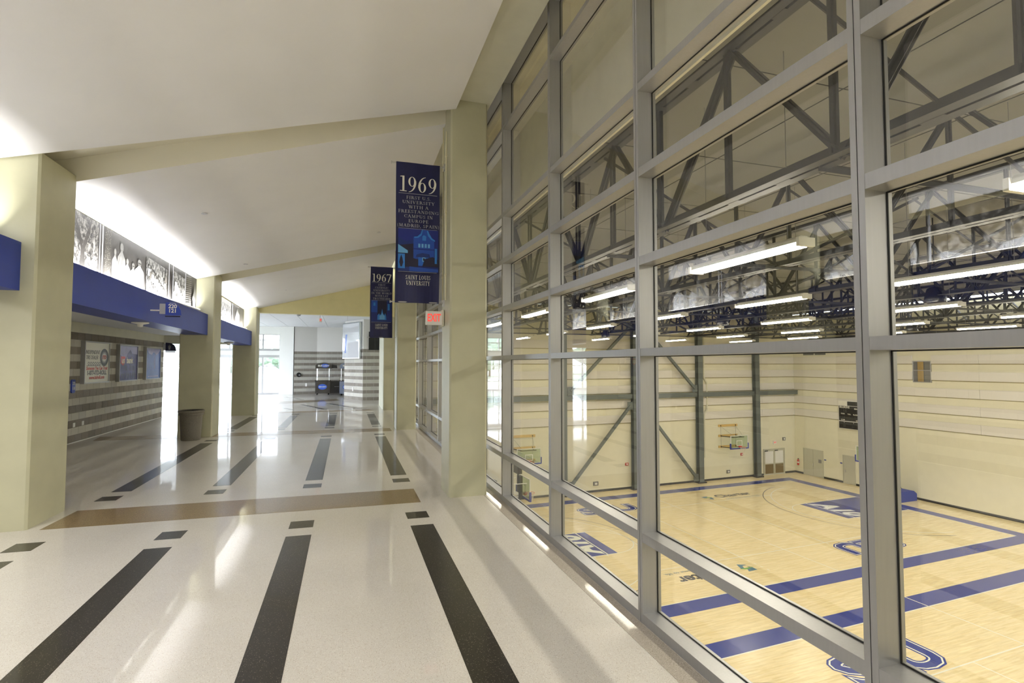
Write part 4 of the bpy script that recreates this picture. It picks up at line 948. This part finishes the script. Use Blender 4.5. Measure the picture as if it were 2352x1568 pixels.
def court(v0):
    v1 = v0-CW
    for (a, b, c, d) in ((-CL-BD, BD, v0, v0+BD), (-CL-BD, BD, v1-BD, v1), (0, BD, v1, v0), (-CL-BD, -CL, v1, v0)): prect('court_border', a, b, c, d, M['court_blue'])
    t = .05
    for (a, b, c, d) in ((-CL, 0, v0-t, v0), (-CL, 0, v1, v1+t), (-t, 0, v1, v0), (-CL, -CL+t, v1, v0), (-CL/2-t/2, -CL/2+t/2, v1-BD*.0, v0+BD)): prect('court_line', a, b, c, d, M['court_white'], .003)
    vm = (v0+v1)/2
    for sgn, e in ((1, 0), (-1, -CL)):
        a, b = sorted((e, e-sgn*5.79)); prect('lane_paint', a, b, vm-1.83, vm+1.83, M['court_blue'], .0025)
        for c in (vm-1.83, vm+1.83-.05): prect('court_line', a, b, c, c+.05, M['court_white'], .003)
        f = e-sgn*5.2; prect('court_line', f-.04, f+.04, vm-1.83, vm+1.83, M['court_white'], .0035)
        parc('court_line', e-sgn*5.79, vm, 1.83, 90 if sgn > 0 else -90, 270 if sgn > 0 else 90, .05, M['court_white'])
        bk = e-sgn*1.575
        parc('court_arc', bk, vm, 6.02, 100 if sgn > 0 else -80, 260 if sgn > 0 else 80, .05, M['court_white'])
        parc('court_arc', bk, vm, 6.55, 104 if sgn > 0 else -76, 256 if sgn > 0 else 76, .05, M['court_black'])
        for j in range(5):
            for s2 in (-1, 1): prect('lane_mark', e-sgn*(2.1+j*.75)-.03, e-sgn*(2.1+j*.75)+.03, vm+s2*1.83-(.0 if s2 > 0 else .2), vm+s2*1.83+(.2 if s2 > 0 else .0), M['court_white'], .003)
        o = text_obj('court_lettering', 'A10', 1.7, M['court_white'], gf, frame_mx((e-sgn*4.5, vm, .004), (0, -sgn, 0), (sgn, 0, 0)), 0, 'CENTER', 1.05, .09, .35)
    # volleyball lines
    for u in (-17.33, -11.33): prect('court_line', u-.025, u+.025, vm-4.5, vm+4.5, M['court_white'], .003)
    for c in (vm-4.5, vm+4.5): prect('court_line', -23.3, -5.35, c-.025, c+.025, M['court_white'], .003)
    for u in (-17.33, -11.33):
        for i in range(5): prect('dash_line', u-.025, u+.025, vm-4.75-i*.4, vm-4.6-i*.4, M['court_white'], .003)
    # sponsor logos: reading from either side
    for up, cv, cu in ((1, v0-2.2, -8.2), (-1, v1+1.95, -20.5)):
        flat_text('Charter', 1.0, M['court_black'], cu, cv+up*.12, up, 1.0, .03)
        flat_text("bring your home to life.", .32, M['logo_teal'], cu+up*.3, cv-up*.62, up, 1.05)
        x = cu-up*2.35; q = lambda pts, m, z: paint('logo_mark', [(x+up*a*.62, cv+up*b*.75) for a, b in pts], m, z)
        q([(-.55, .55), (.35, .6), (.1, .25), (-.25, .2), (-.3, -.1), (-.55, .1)], M['logo_teal'], .0035)
        q([(.55, .15), (.2, -.6), (-.5, -.3), (.0, -.25), (.2, .1)], M['logo_teal'], .0036)
        q([(-.7, .1), (.2, .28), (.75, .1), (.2, .08)], M['logo_green'], .0037)
    # big outlined letters along both sidelines
    for up, cv, cu in ((1, v0-2.2, -19.2 if v0 > -1 else -20.1), (-1, v1+2.05, -9.3)):
        for ln, (ch, dx, w_) in enumerate((('S', -1.35, 1.15), ('L', 0.05, 1.1), ('U', 1.35, 1.25))):
            for (off, m, z) in ((.16, M['court_blue'], .0034), (.10, M['court_white'], .0038), (.05, M['court_blue'], .0042)):
                flat_text(ch, 2.0, m, cu+up*dx, cv, up, w_, off, 0, z)
court(0.0)
court(-CW-2*BD-2.08+0.0)

# gym walls -----------------------------------------------------------
GT = 14.3
gfar = struct(MB().box(-34.5, GU+.3, GV, GV+.3, 0, GT).build('wall_far', M['gwall'], None, tuple(GO), PHI))
grt = struct(MB().box(GU, GU+.3, -52, GV, 0, GT).build('wall_right', M['gwall'], None, tuple(GO), PHI))
struct(MB().box(-40, GU, -52.3, -52, 0, GT).build('wall_gym_rear', M['gwall'], None, tuple(GO), PHI))
struct(MB().box(2.2, 2.42, YR-8, 36, -7.86, -.36).build('wall_under_window', M['gwall']))
struct(MB().box(2.2, 2.42, YR-8, YR, -.36, 6.4).build('wall_under_window', M['gwall']))
for k in range(6):
    z0 = 5.2+1.165*k; z1 = z0+.6
    us = [-34, -26.4, -19.95, -13.5, -7.0, -.55, GU]
    for i in range(6):
        MB().hexa([(us[i]+.006, GV-.1, z0), (us[i+1]-.006, GV-.1, z0), (us[i+1], GV, z0), (us[i], GV, z0), (us[i]+.006, GV-.1, z1), (us[i+1]-.006, GV-.1, z1), (us[i+1], GV, z1), (us[i], GV, z1)]).build('wall_panel', M['grough'], gfar); MB().box(us[i], us[i+1], GV-.03, GV, z0-.06, z0).build('painted_shade_strip', M['band_shade'], gfar)  # dark strip stands in for the shade below each proud band
    vs = [-50]+[-38+6.5*i for i in range(6)]+[GV]
    for i in range(len(vs)-1):
        a, b = vs[i]+.006, vs[i+1]-.006
        if k in (3, 4) and a < -8.3 < b:                # the office window interrupts this course
            MB().box(GU-.1, GU, a, -9.14, z0, z1).build('wall_panel', M['grough'], grt); MB().box(GU-.03, GU, a, -9.14, z0-.06, z0).build('painted_shade_strip', M['band_shade'], grt); a = -7.86
        MB().box(GU-.1, GU, a, b, z0, z1).build('wall_panel', M['grough'], grt); MB().box(GU-.03, GU, a, b, z0-.06, z0).build('painted_shade_strip', M['band_shade'], grt)
MB().box(-34, GU, GV-.015, GV, 12.1, GT).build('upper_wall', M['gupper'], gfar)
MB().box(GU-.015, GU, -52, GV, 12.1, GT).build('upper_wall', M['gupper'], grt)
def bb(a, b, far):
    (MB().box(a, b, GV-.03, GV, 0, .16) if far else MB().box(GU-.03, GU, a, b, 0, .16)).build('baseboard_segment', M['base_black'], gfar if far else grt)
for a, b in ((-34, -.5), (2.08, GU)): bb(a, b, True)
for a, b in ((1.52, GV-.03), (-2.22, -.48), (-51, -3.33)): bb(a, b, False)
# fascia hanging behind the upper panes
struct(MB().box(3.04, 3.07, YR, 36, 4.78, 6.5).build('bulkhead_fascia', M['fascia']))
struct(MB().box(2.42, 3.04, YR, 36, 6.32, 6.5).build('bulkhead_soffit', M['fascia']))
struct(MB().box(2.42, 39.5, YR-8, 40, 6.5, 6.7).build('gym_roof_deck', M['deck']))
sk = MB(); 
for i in range(17): sk.box(3.1, 39, -15.0+i*3.05-.006, -15.0+i*3.05+.006, 6.49, 6.5)
for i in range(12): sk.box(4.7+i*3-.006, 4.7+i*3+.006, -15, 37, 6.488, 6.5)
tag(sk.build('deck_joint', M['steel']), 'thin dark joint lines in the pale gym roof deck', 'joint')['kind'] = 'stuff'

def gthing(name, label, cat, u, v, z=0, rot=0, group=None): return thing(name, label, cat, gw(u, v, z), PHI+rot, group)
# steel columns, beam and braces on the far wall
for i, (u, lb) in enumerate(((-32.9, 'leftmost'), (-26.6, 'second from the left'), (-20.3, 'third from the left'), (-14.0, 'fourth from the left'), (-7.66, 'fifth from the left, next to the wall hoop'), (-1.46, 'rightmost'))):
    o = gthing('steel_column', 'tall grey steel column on the far gym wall, '+lb, 'steel column', u, GV-.32, 0, 0, 'steel columns of the far gym wall')
    MB().box(-.23, .23, -.2, -.17, 0, GT).box(-.23, .23, .17, .2, 0, GT).box(-.015, .015, -.17, .17, 0, GT).build('shaft', M['brace'], o); MB().box(-.4, .4, -.3, .3, 0, .1).build('foot', M['base_black'], o)
for a, b, lb in ((-32.65, -26.85, 'leftmost'), (-26.35, -20.55, 'second from the left'), (-20.05, -14.25, 'left of the fourth steel column'), (-13.75, -7.91, 'between the two braces'), (-7.41, -1.71, 'above the right wall hoop'), (-1.21, GU-.02, 'running into the far corner')):
    o = gthing('steel_girt', 'horizontal grey steel beam length on the far gym wall, '+lb, 'beam', a, GV-.3, 7.1, 0, 'steel beam lengths of the far gym wall')
    MB().box(0, b-a, -.12, .12, 0, .03).box(0, b-a, -.12, .12, .32, .35).box(0, b-a, -.1, -.07, .03, .32).build('web', M['brace'], o)
def brace(u0, z0, u1, z1, lb):
    o = gthing('diagonal_brace', lb, 'brace', (u0+u1)/2, GV-.45, (z0+z1)/2); a, b = (u1-u0)/2, (z1-z0)/2
    MB().bar((-a, 0, -b), (a, 0, b), .2, .2).build('tube', M['brace'], o)
    for s in (-1, 1): MB().box(s*a-.25, s*a+.25, -.02, .02, s*b-.3, s*b+.3).build('gusset', M['brace'], o)
brace(-19.75, 7.8, -14.55, 12.7, 'upper left diagonal brace rising to the fourth steel column'); brace(-19.75, .75, -14.5, 6.55, 'lower left diagonal brace rising to the fourth steel column')
brace(-13.45, 13.1, -8.2, 7.8, 'upper diagonal brace falling to the fifth steel column'); brace(-13.45, 6.7, -8.2, .5, 'lower diagonal brace falling to the foot of the fifth column')
o = gthing('wall_pipe', 'cream drain pipe with an offset beside the fifth steel column', 'pipe', -6.98, GV-.09, 0)
for p, q in (((0, 0, 2.0), (0, 0, 5.6)), ((0, 0, 5.6), (.3, 0, 6.0)), ((.3, 0, 6.0), (.3, 0, 8.3)), ((.3, 0, 8.3), (0, 0, 8.7)), ((0, 0, 8.7), (0, 0, 13))): MB().tube(p, q, .085, 10).build('pipe_length', M['cream'], o)

# wall-mounted hoops on the far wall
def backboard(o, at, w_=1.83, h=1.07):
    """board in local x,z at depth y facing -Y; at = centre bottom"""
    x, y, z = at; a = w_/2
    MB().box(x-a+.04, x+a-.04, y-.01, y+.01, z+.04, z+h-.04).build('glass_board', M['glass_green'], o)
    f = MB().box(x-a, x+a, y-.02, y+.02, z, z+.045).box(x-a, x+a, y-.02, y+.02, z+h-.045, z+h).box(x-a, x-a+.045, y-.02, y+.02, z+.045, z+h-.045).box(x+a-.045, x+a, y-.02, y+.02, z+.045, z+h-.045)
    f.build('board_frame', M['white'], o)
    s = MB(); q = .305
    s.box(x-q, x+q, y-.014, y-.011, z+.2, z+.25).box(x-q, x+q, y-.014, y-.011, z+.6, z+.65).box(x-q, x-q+.05, y-.014, y-.011, z+.25, z+.6).box(x+q-.05, x+q, y-.014, y-.011, z+.25, z+.6); s.build('target_square', M['white'], o)
    MB().box(x-a-.05, x+a+.05, y-.05, y+.05, z-.06, z+.03).box(x-a-.06, x-a+.02, y-.05, y+.05, z+.03, z+.42).box(x+a-.02, x+a+.06, y-.05, y+.05, z+.03, z+.42).build('padding', M['pad_blue'], o)
    MB().box(x-.1, x+.1, y-.17, y-.02, z+.08, z+.22).build('rim_mount', M['red'], o)
    n = 24; rb = MB(); cy = y-.17-.23
    for i in range(n):
        t0, t1 = 2*math.pi*i/n, 2*math.pi*(i+1)/n
        rb.tube((x+.23*math.cos(t0), cy+.23*math.sin(t0), z+.15), (x+.23*math.cos(t1), cy+.23*math.sin(t1), z+.15), .012, 5, cap=False)
    rb.build('rim', M['orange'], o)
    nb = MB()
    for i in range(12):
        t0 = 2*math.pi*i/12
        for dt in (.26, -.26):
            for (r0, z0, r1, z1, ta) in ((.23, .15, .17, -.02, 0), (.17, -.02, .13, -.18, dt), (.13, -.18, .12, -.3, 2*dt)):
                nb.bar((x+r0*math.cos(t0+ta), cy+r0*math.sin(t0+ta), z+z0), (x+r1*math.cos(t0+ta+dt), cy+r1*math.sin(t0+ta+dt), z+z1), .008, .008)
    o2 = nb.build('net', M['net'], o); o2['kind'] = 'stuff'
for u, bu, lb in ((-4.42, -.35, 'wall-mounted basketball hoop on three pine boards beside the rightmost steel column'), (-23.5, -.15, 'wall-mounted basketball hoop on three pine boards at the left, seen above the window rail')):
    o = gthing('wall_hoop', lb, 'basketball hoop', u, GV, 0)
    for z in (4.47, 3.61, 2.69):
        b = MB().box(-1.03, 1.03, -.06, 0, z, z+.19).build('wall_board', M['ply'], o)
        for x in (-.8, .8): MB().box(x-.03, x+.03, -.09, -.06, z+.04, z+.15).build('bolt_plate', M['black'], b)
    for z in (3.7, 2.79):
        for x in (-.8, .8): MB().tube((x, -.06, z), (x*.55+bu*.0, -1.2, z), .035, 8).build('strut', M['black'], o)
        MB().tube((-.62, -1.2, z), (.62, -1.2, z), .03, 8).build('cross_bar', M['black'], o)
    for x in (-.8, .8): MB().tube((x, -.08, 4.5), (x*.6, -1.2, 3.8), .008, 5).tube((x, -.08, 4.5), (x, -.08, 2.7), .008, 5).build('stay_cable', M['poster_grey'], o)
    backboard(o, (0, -1.3, 2.8))

# portable hoops: left one seen from behind-left, right one behind the big mullion
def portable(u, v, rot, lb):
    o = gthing('portable_hoop', lb, 'basketball hoop', u, v, 0, rot)
    MB().slab([(0.5, 0), (2.3, 0), (2.3, .5), (2.0, .72), (.7, .76), (.5, .6)], lambda a, b, c: (c-.5, a+1.9, b), 1.0).build('base_cover', M['pad_blue'], o)
    MB().bar((0, 3.1, .8), (0, 1.6, 3.9), .2, .25).build('mast', M['steel'], o); MB().bar((0, 1.7, 3.7), (0, .15, 3.0), .12, .14).build('upper_arm', M['white'], o); MB().bar((0, 2.2, 2.6), (0, .12, 2.95), .1, .1).build('lower_arm', M['white'], o)
    MB().box(-.15, .15, .1, .3, 2.8, 4.0).build('board_mount', M['steel'], o)
    for s in (-1, 1): MB().tube((s*.1, 1.9, 3.6), (s*.75, .1, 3.75), .02, 6).build('stay', M['white'], o)
    MB().box(-.32, .32, .2, .45, 4.15, 4.75).build('shot_clock', M['black'], o)
    MB().bar((0, .3, 3.9), (0, .3, 4.2), .06, .06).build('clock_stem', M['black'], o)
    backboard(o, (0, 0, 2.9))
portable(-27.45, -7.62, math.pi/2, 'portable basketball hoop with clock box seen low in the left window bay')
portable(-1.22, -7.62, -math.pi/2, 'portable basketball hoop whose blue padded base shows right of the thick mullion')

# doors, signs and fittings of the gym walls
d = struct(gthing('door_1', '', '', .78, GV)); del d['label']; del d['category']
MB().box(-1.25, 1.25, -.06, -.001, 2.18, 2.28).box(-1.25, -1.17, -.06, -.001, 0, 2.18).box(1.17, 1.25, -.06, -.001, 0, 2.18).build('frame', M['door_grey'], d)
for s in (-1, 1):
    x0, x1 = (-1.17, -.01) if s < 0 else (.01, 1.17)
    lf = MB().box(x0, x1, -.05, -.01, 0, .1).box(x0, x1, -.05, -.01, 2.08, 2.18).box(x0, x0+.1, -.05, -.01, .1, 2.08).box(x1-.1, x1, -.05, -.01, .1, 2.08).box(x0+.1, x1-.1, -.05, -.01, .92, 1.0).build('door_leaf', M['door_grey'], d)
    MB().box(x0+.1, x1-.1, -.035, -.025, .1, .92).build('lower_pane', M['brown_low'], d); MB().box(x0+.1, x1-.1, -.035, -.025, 1.0, 2.08).build('upper_pane', M['white'], d)
    MB().box(x0+.05, x0+.4, -.09, -.05, 2.08, 2.16).build('closer', M['steel'], d)
def gdoor(n, v0, v1, h, leaves):
    d = struct(gthing('door_%d' % n, '', '', GU, (v0+v1)/2)); del d['label']; del d['category']; a = (v1-v0)/2
    MB().box(-.055, -.001, -a-.06, a+.06, h, h+.06).box(-.055, -.001, -a-.06, -a, 0, h).box(-.055, -.001, a, a+.06, 0, h).build('frame', M['door_grey'], d)
    for i in range(leaves):
        y0 = -a+2*a/leaves*i; lf = MB().box(-.045, -.005, y0+.008, y0+2*a/leaves-.008, .01, h-.005).build('door_leaf', M['door_grey'], d)
    MB().box(-.09, -.05, (-.04 if leaves > 1 else a-.2), (.04 if leaves > 1 else a-.12), .92, 1.12).build('handle', M['steel_bright'], d)
    if leaves > 1: MB().box(-.05, -.046, -a+.1, -a+.4, 1.25, 1.55).build('louvre', M['poster_grey'], d)
gdoor(2, -.4, 1.44, 2.28, 2); gdoor(3, -3.25, -2.3, 2.26, 1)
for (v, lb) in ((-.62, 'small blue room sign right of the grey double door in the gym'), (-2.08, 'small blue room sign left of the single grey door in the gym')):
    tag(MB().box(-.02, 0, -.09, .09, -.05, .05).build('room_sign', M['blue'], None, gw(GU, v, 1.6), PHI), lb, 'sign')
o = gthing('fire_extinguisher', 'red fire extinguisher hanging on the gym wall left of the grey double door', 'extinguisher', GU-.1, 2.0, .72)
MB().lathe([(0, 0), (.08, 0), (.085, .04), (.085, .42), (.05, .5), (.02, .52)], 14).build('cylinder', M['red'], o, smooth=True); MB().lathe([(.086, .2), (.087, .2), (.087, .3), (.086, .3)], 14).build('paper_tag', M['white'], o); MB().box(-.02, .06, -.02, .02, .52, .6).build('valve', M['black'], o)
o = gthing('exit_sign', 'small exit sign above the glazed double door of the far gym wall', 'exit sign', .89, GV, 2.68)
MB().box(-.2, .2, -.07, 0, 0, .28).build('housing', M['white'], o); text_obj('lettering', 'EXIT', .2, M['exit_red'], o, FRONT(0, -.072, .14), squeeze=.7, bold=.006)
for (u, z, w_, h, m, lb) in ((1.98, 2.95, .3, .28, M['poster_grey'], 'grey emergency light box near the far corner of the gym'), (-4.45, .5, .34, .26, M['poster_grey'], 'grey floor-level outlet box beneath the right wall hoop'), (-17.4, .5, .42, .3, M['poster_grey'], 'grey outlet box low on the far gym wall left of the brace'), (-14.6, 1.85, .28, .2, M['red'], 'small red fire alarm beside the fourth steel column'), (-2.95, 1.9, .2, .22, M['red'], 'small red fire alarm right of the right wall hoop')):
    o = gthing('wall_box', lb, 'wall fitting', u, GV, z); MB().box(-w_/2, w_/2, -.08, 0, 0, h).build('housing', m, o); MB().box(-w_/4, w_/4, -.09, -.08, h*.25, h*.75).build('face_plate', M['white'], o)

# scoreboard on the right wall
SB = lambda v, z: frame_mx((-.185, v, z), (0, -1, 0), (0, 0, 1))
o = gthing('scoreboard', 'black and white scoreboard with unlit digits half hidden by the thick mullion', 'scoreboard', GU, -3.82, 4.5)
MB().box(-.16, 0, -1.75, 1.75, 0, 2.3).build('cabinet', M['white'], o)
for (a, b, c, e) in ((-1.7, 1.7, .04, .6), (-1.7, 1.7, .66, 1.88), (-.9, .95, 1.92, 2.26)): MB().box(-.18, -.16, a, b, c, e).build('face_panel', M['black'], o)
MB().box(-.18, -.16, .98, 1.7, 1.92, 2.26).build('emblem_panel', M['print_white'], o); MB().box(-.18, -.16, -1.7, -.93, 1.92, 2.26).build('emblem_panel', M['print_white'], o)
for (s, sz, v, z) in (('BILLIKENS', .23, 1.2, 1.78), ('PERIOD', .15, .15, 1.68), ('GUEST', .22, -1.15, 1.78), ('FOULS', .13, 1.35, 1.24), ('T.O.L.', .13, .8, 1.22), ('PLAYER', .13, .28, 1.2), ('FOUL', .13, -.2, 1.2), ('SCORE', .13, 1.35, .74), ('MATCH', .13, .05, .74), ('1', .13, 1.25, .52), ('2', .13, .45, .52), ('3', .13, -.35, .52)):
    text_obj('lettering', s, sz, M['print_white'], o, SB(v, z), .002, bold=.004, squeeze=.85)
for (s, sz, v, z) in (('188', .42, 1.25, 1.48), ('8', .34, .12, 1.45), ('18', .32, 1.3, .98), ('8', .32, .78, .98), ('88', .32, .25, .96), ('88:88', .36, 0, 2.09), ('88', .32, 1.25, .26), ('88', .32, .45, .26), ('88', .32, -.4, .26), ('188', .42, -1.2, 1.48)):
    text_obj('unlit_digits', s, sz, M['digit_off'], o, SB(v, z), .002, squeeze=.8)

# vent grilles and office window in the right wall
for v, lb in ((.72, 'dark louvred vent high on the right gym wall, the left of a pair'), (-.42, 'dark louvred vent high on the right gym wall, the right of a pair')):
    o = gthing('vent_grille', lb, 'vent', GU, v, 10.62); MB().box(-.07, -.05, -.52, .52, 0, .34).build('backing', M['base_black'], o)
    for i in range(9): MB().box(-.09, -.07, -.5+i*.12, -.45+i*.12, .02, .32).build('louvre', M['poster_grey'], o)
o = struct(gthing('window_7', '', '', GU, -8.5, 8.56)); del o['label']; del o['category']
MB().box(-.06, -.001, -.62, .62, -.06, .0).box(-.06, -.001, -.62, .62, 1.45, 1.51).box(-.06, -.001, -.62, -.56, 0, 1.45).box(-.06, -.001, .56, .62, 0, 1.45).box(-.05, -.001, -.56, .56, .8, .84).build('window_frame', M['alu'], o)
MB().box(-.012, -.002, -.1, .3, 0, 1.45).build('wood_door_behind', M['ply'], o); MB().box(-.01, -.001, -.56, .56, 0, 1.45).build('room_behind', M['poster_grey'], o); MB().box(-.035, -.025, -.56, .56, 0, 1.45).build('glass_pane', M['glass'], o)

# roof trusses (they run along the window wall) ------------------------------------
TZ0, TZ1 = 4.08, 6.05
def angle_pair(L_, w_=.055, gap=.03):
    return MB().box(-L_/2, L_/2, gap/2, gap/2+w_, -.008, .0).box(-L_/2, L_/2, gap/2, gap/2+.008, -w_, 0).box(-L_/2, L_/2, -gap/2-w_, -gap/2, -.008, 0).box(-L_/2, L_/2, -gap/2-.008, -gap/2, -w_, 0)
PN = 3.1; Y0T, Y1T = -8.53, 34.9
dl = math.hypot(PN/2, TZ1-TZ0)
diag_me = angle_pair(dl, .06, .035).mesh('web_member', M['steel']); vert_me = angle_pair(TZ1-TZ0, .045, .03).mesh('web_member', M['steel'])
ordn = ['nearest to the window wall', 'second from the window wall', 'third from the window wall', 'fourth from the window wall', 'fifth from the window wall', 'sixth from the window wall', 'seventh from the window wall', 'eighth from the window wall', 'farthest from the window wall']
for t in range(9):
    x = 4.72+4.15*t
    root = thing('roof_truss', 'dark steel roof truss of the gym, '+ordn[t], 'truss', (x, 0, TZ0), 0, 'steel roof trusses of the gym')
    y1 = Y1T if x < 34 else Y1T+.3
    for nm, z, w_ in (('bottom_chord', 0, .13), ('top_chord', TZ1-TZ0, .13)):
        c = MB().box(-.02-w_, -.02, Y0T, y1, z-.01, z+.01).box(-.035, -.02, Y0T, y1, z, z+.12).box(.02, .02+w_, Y0T, y1, z-.01, z+.01).box(.02, .035, Y0T, y1, z, z+.12)
        c.build(nm, M['steel'], root)
        if t < 3:
            bt = MB()
            for i in range(56): bt.box(-.02, .02, Y0T+.3+i*.8, Y0T+.5+i*.8, z-.012, z+.0)
            bt.build('batten_plates', M['steel'], root)['kind'] = 'stuff'
    n = int((Y1T-Y0T)/PN)
    for i in range(n):
        ya = Y0T+i*PN
        for s in (0, 1):
            o = link('web_member', diag_me, root, (0, ya+PN/4+s*PN/2, (TZ1-TZ0)/2)); an = math.atan2(TZ1-TZ0, PN/2)
            o.rotation_euler = (0, -an if s == 0 else an, math.pi/2)
        for e in (0, PN/2):
            o = link('web_member', vert_me, root, (0, ya+e+.12, (TZ1-TZ0)/2)); o.rotation_euler = (0, -math.pi/2, math.pi/2)
# cross bridging between the trusses
bd = math.hypot(4.15, TZ1-TZ0-.1)
bx = MB().box(-bd/2, bd/2, 0, .06, -.006, 0).box(-bd/2, bd/2, 0, .006, -.06, 0).mesh('bridging_member', M['steel'])
hz = MB().box(-4.15/2, 4.15/2, -.04, .04, -.006, 0).box(-4.15/2, 4.15/2, -.006, 0, -.07, 0).mesh('bridging_member', M['steel'])
for j, y in enumerate((.45, 4.2, 8.9, 13.6, 18.5, 23.5, 28.8, 33.6)):
    root = thing('cross_bridging', 'crossed steel bridging between the roof trusses, line %s from the camera' % ['one', 'two', 'three', 'four', 'five', 'six', 'seven', 'eight'][j], 'bridging', (0, y, TZ0), 0, 'crossed bridging of the gym roof')
    for t in range(8):
        xm = 4.72+4.15*(t+.5); an = math.atan2(TZ1-TZ0-.1, 4.15)
        for s in (1, -1):
            o = link('bridging_member', bx, root, (xm, s*.05, (TZ1-TZ0)/2)); o.rotation_euler = (0, s*an, 0)
        link('bridging_member', hz, root, (xm, 0, .02))
# joists carrying the deck across the trusses
jb = MB()
# hanging fluorescent fixtures in rows
FZ = 3.66; FL = 2.3
hm = MB(); hm.slab([(-.115, .0), (.115, .0), (.1, .05), (.06, .09), (-.06, .09), (-.1, .05)], lambda a, b, c: (a, c-FL/2, b), FL)
house_me = hm.mesh('housing', M['white_gloss']); fixnormals(house_me)
lens_me = MB().box(-.11, .11, -FL/2+.06, FL/2-.06, -.05, -.001).mesh('lens', M['tube'])
cap_me = MB().box(-.14, .14, -.05, .0, -.06, .06).mesh('end_cap', M['white_gloss'])
wire_me = MB().tube((0, 0, 0), (0, 0, 6.5-FZ-.09), .006, 5).mesh('hanger_wire', M['poster_grey'])
cols = [5.95, 10.8, 16.3, 22.2, 27.8, 33.3]; rows = [-2.9, 2.0, 6.7, 11.2, 16.1, 21.0, 26.1, 31.6]
cn = ['first', 'second', 'third', 'fourth', 'fifth', 'last']; rn = ['behind the camera', 'nearest', 'second', 'third', 'fourth', 'fifth', 'sixth', 'seventh', 'eighth']
YOFF = [0]*6
for i, x in enumerate(cols):
    for j, y in enumerate(rows):
        if y > 35: continue
        yy = y+YOFF[i]
        if yy > 34: continue
        r = thing('hanging_light', 'lit fluorescent gym light, %s in the %s row from the window wall' % (rn[j], cn[i]), 'light', (x, yy, FZ), 0, 'hanging fluorescent lights of the gym')
        link('housing', house_me, r); link('lens', lens_me, r); link('end_cap', cap_me, r, (0, -FL/2, 0)); o = link('end_cap', cap_me, r, (0, FL/2+.05, 0))
        for s in (-1, 1): link('hanger_wire', wire_me, r, (0, s*FL*.38, .09))
# hanging loudspeakers
for k, (px, y, x, zb, lb) in enumerate(((0, 11.3, 17.2, 3.85, 'dark hanging loudspeaker right of the thick mullion'), (0, 21.2, 17.5, 3.9, 'dark hanging loudspeaker in the middle window bay'), (0, 32.3, 17.0, 3.8, 'dark hanging loudspeaker seen in the left window bay below the lights'), (0, 20.9, 29.9, 3.8, 'farther dark hanging loudspeaker right of the thick mullion'))):
    o = thing('hanging_speaker', lb, 'speaker', (x, y, zb)); MB().lathe([(0, 0), (.27, 0), (.29, .03), (.26, .25), (.2, .45), (.1, .52), (0, .53)], 20).build('shell', M['black'], o, smooth=True); MB().tube((0, 0, .5), (0, 0, 6.5-zb), .02, 6).build('drop_rod', M['steel'], o)
# sprinkler head on the fascia
o = thing('sprinkler', 'copper elbow sprinkler head high behind the window wall', 'sprinkler', (3.02, 3.62, 5.72)); MB().tube((.02, 0, 0), (-.06, 0, 0), .02, 8).tube((-.06, 0, 0), (-.08, 0, .06), .02, 8).build('elbow', mat('copper_pipe', (120, 70, 50), .4), o); MB().lathe([(.0, .06), (.03, .06), (.03, .12), (0, .12)], 10, 0, (-.08, 0, 0)).build('head', M['white'], o)
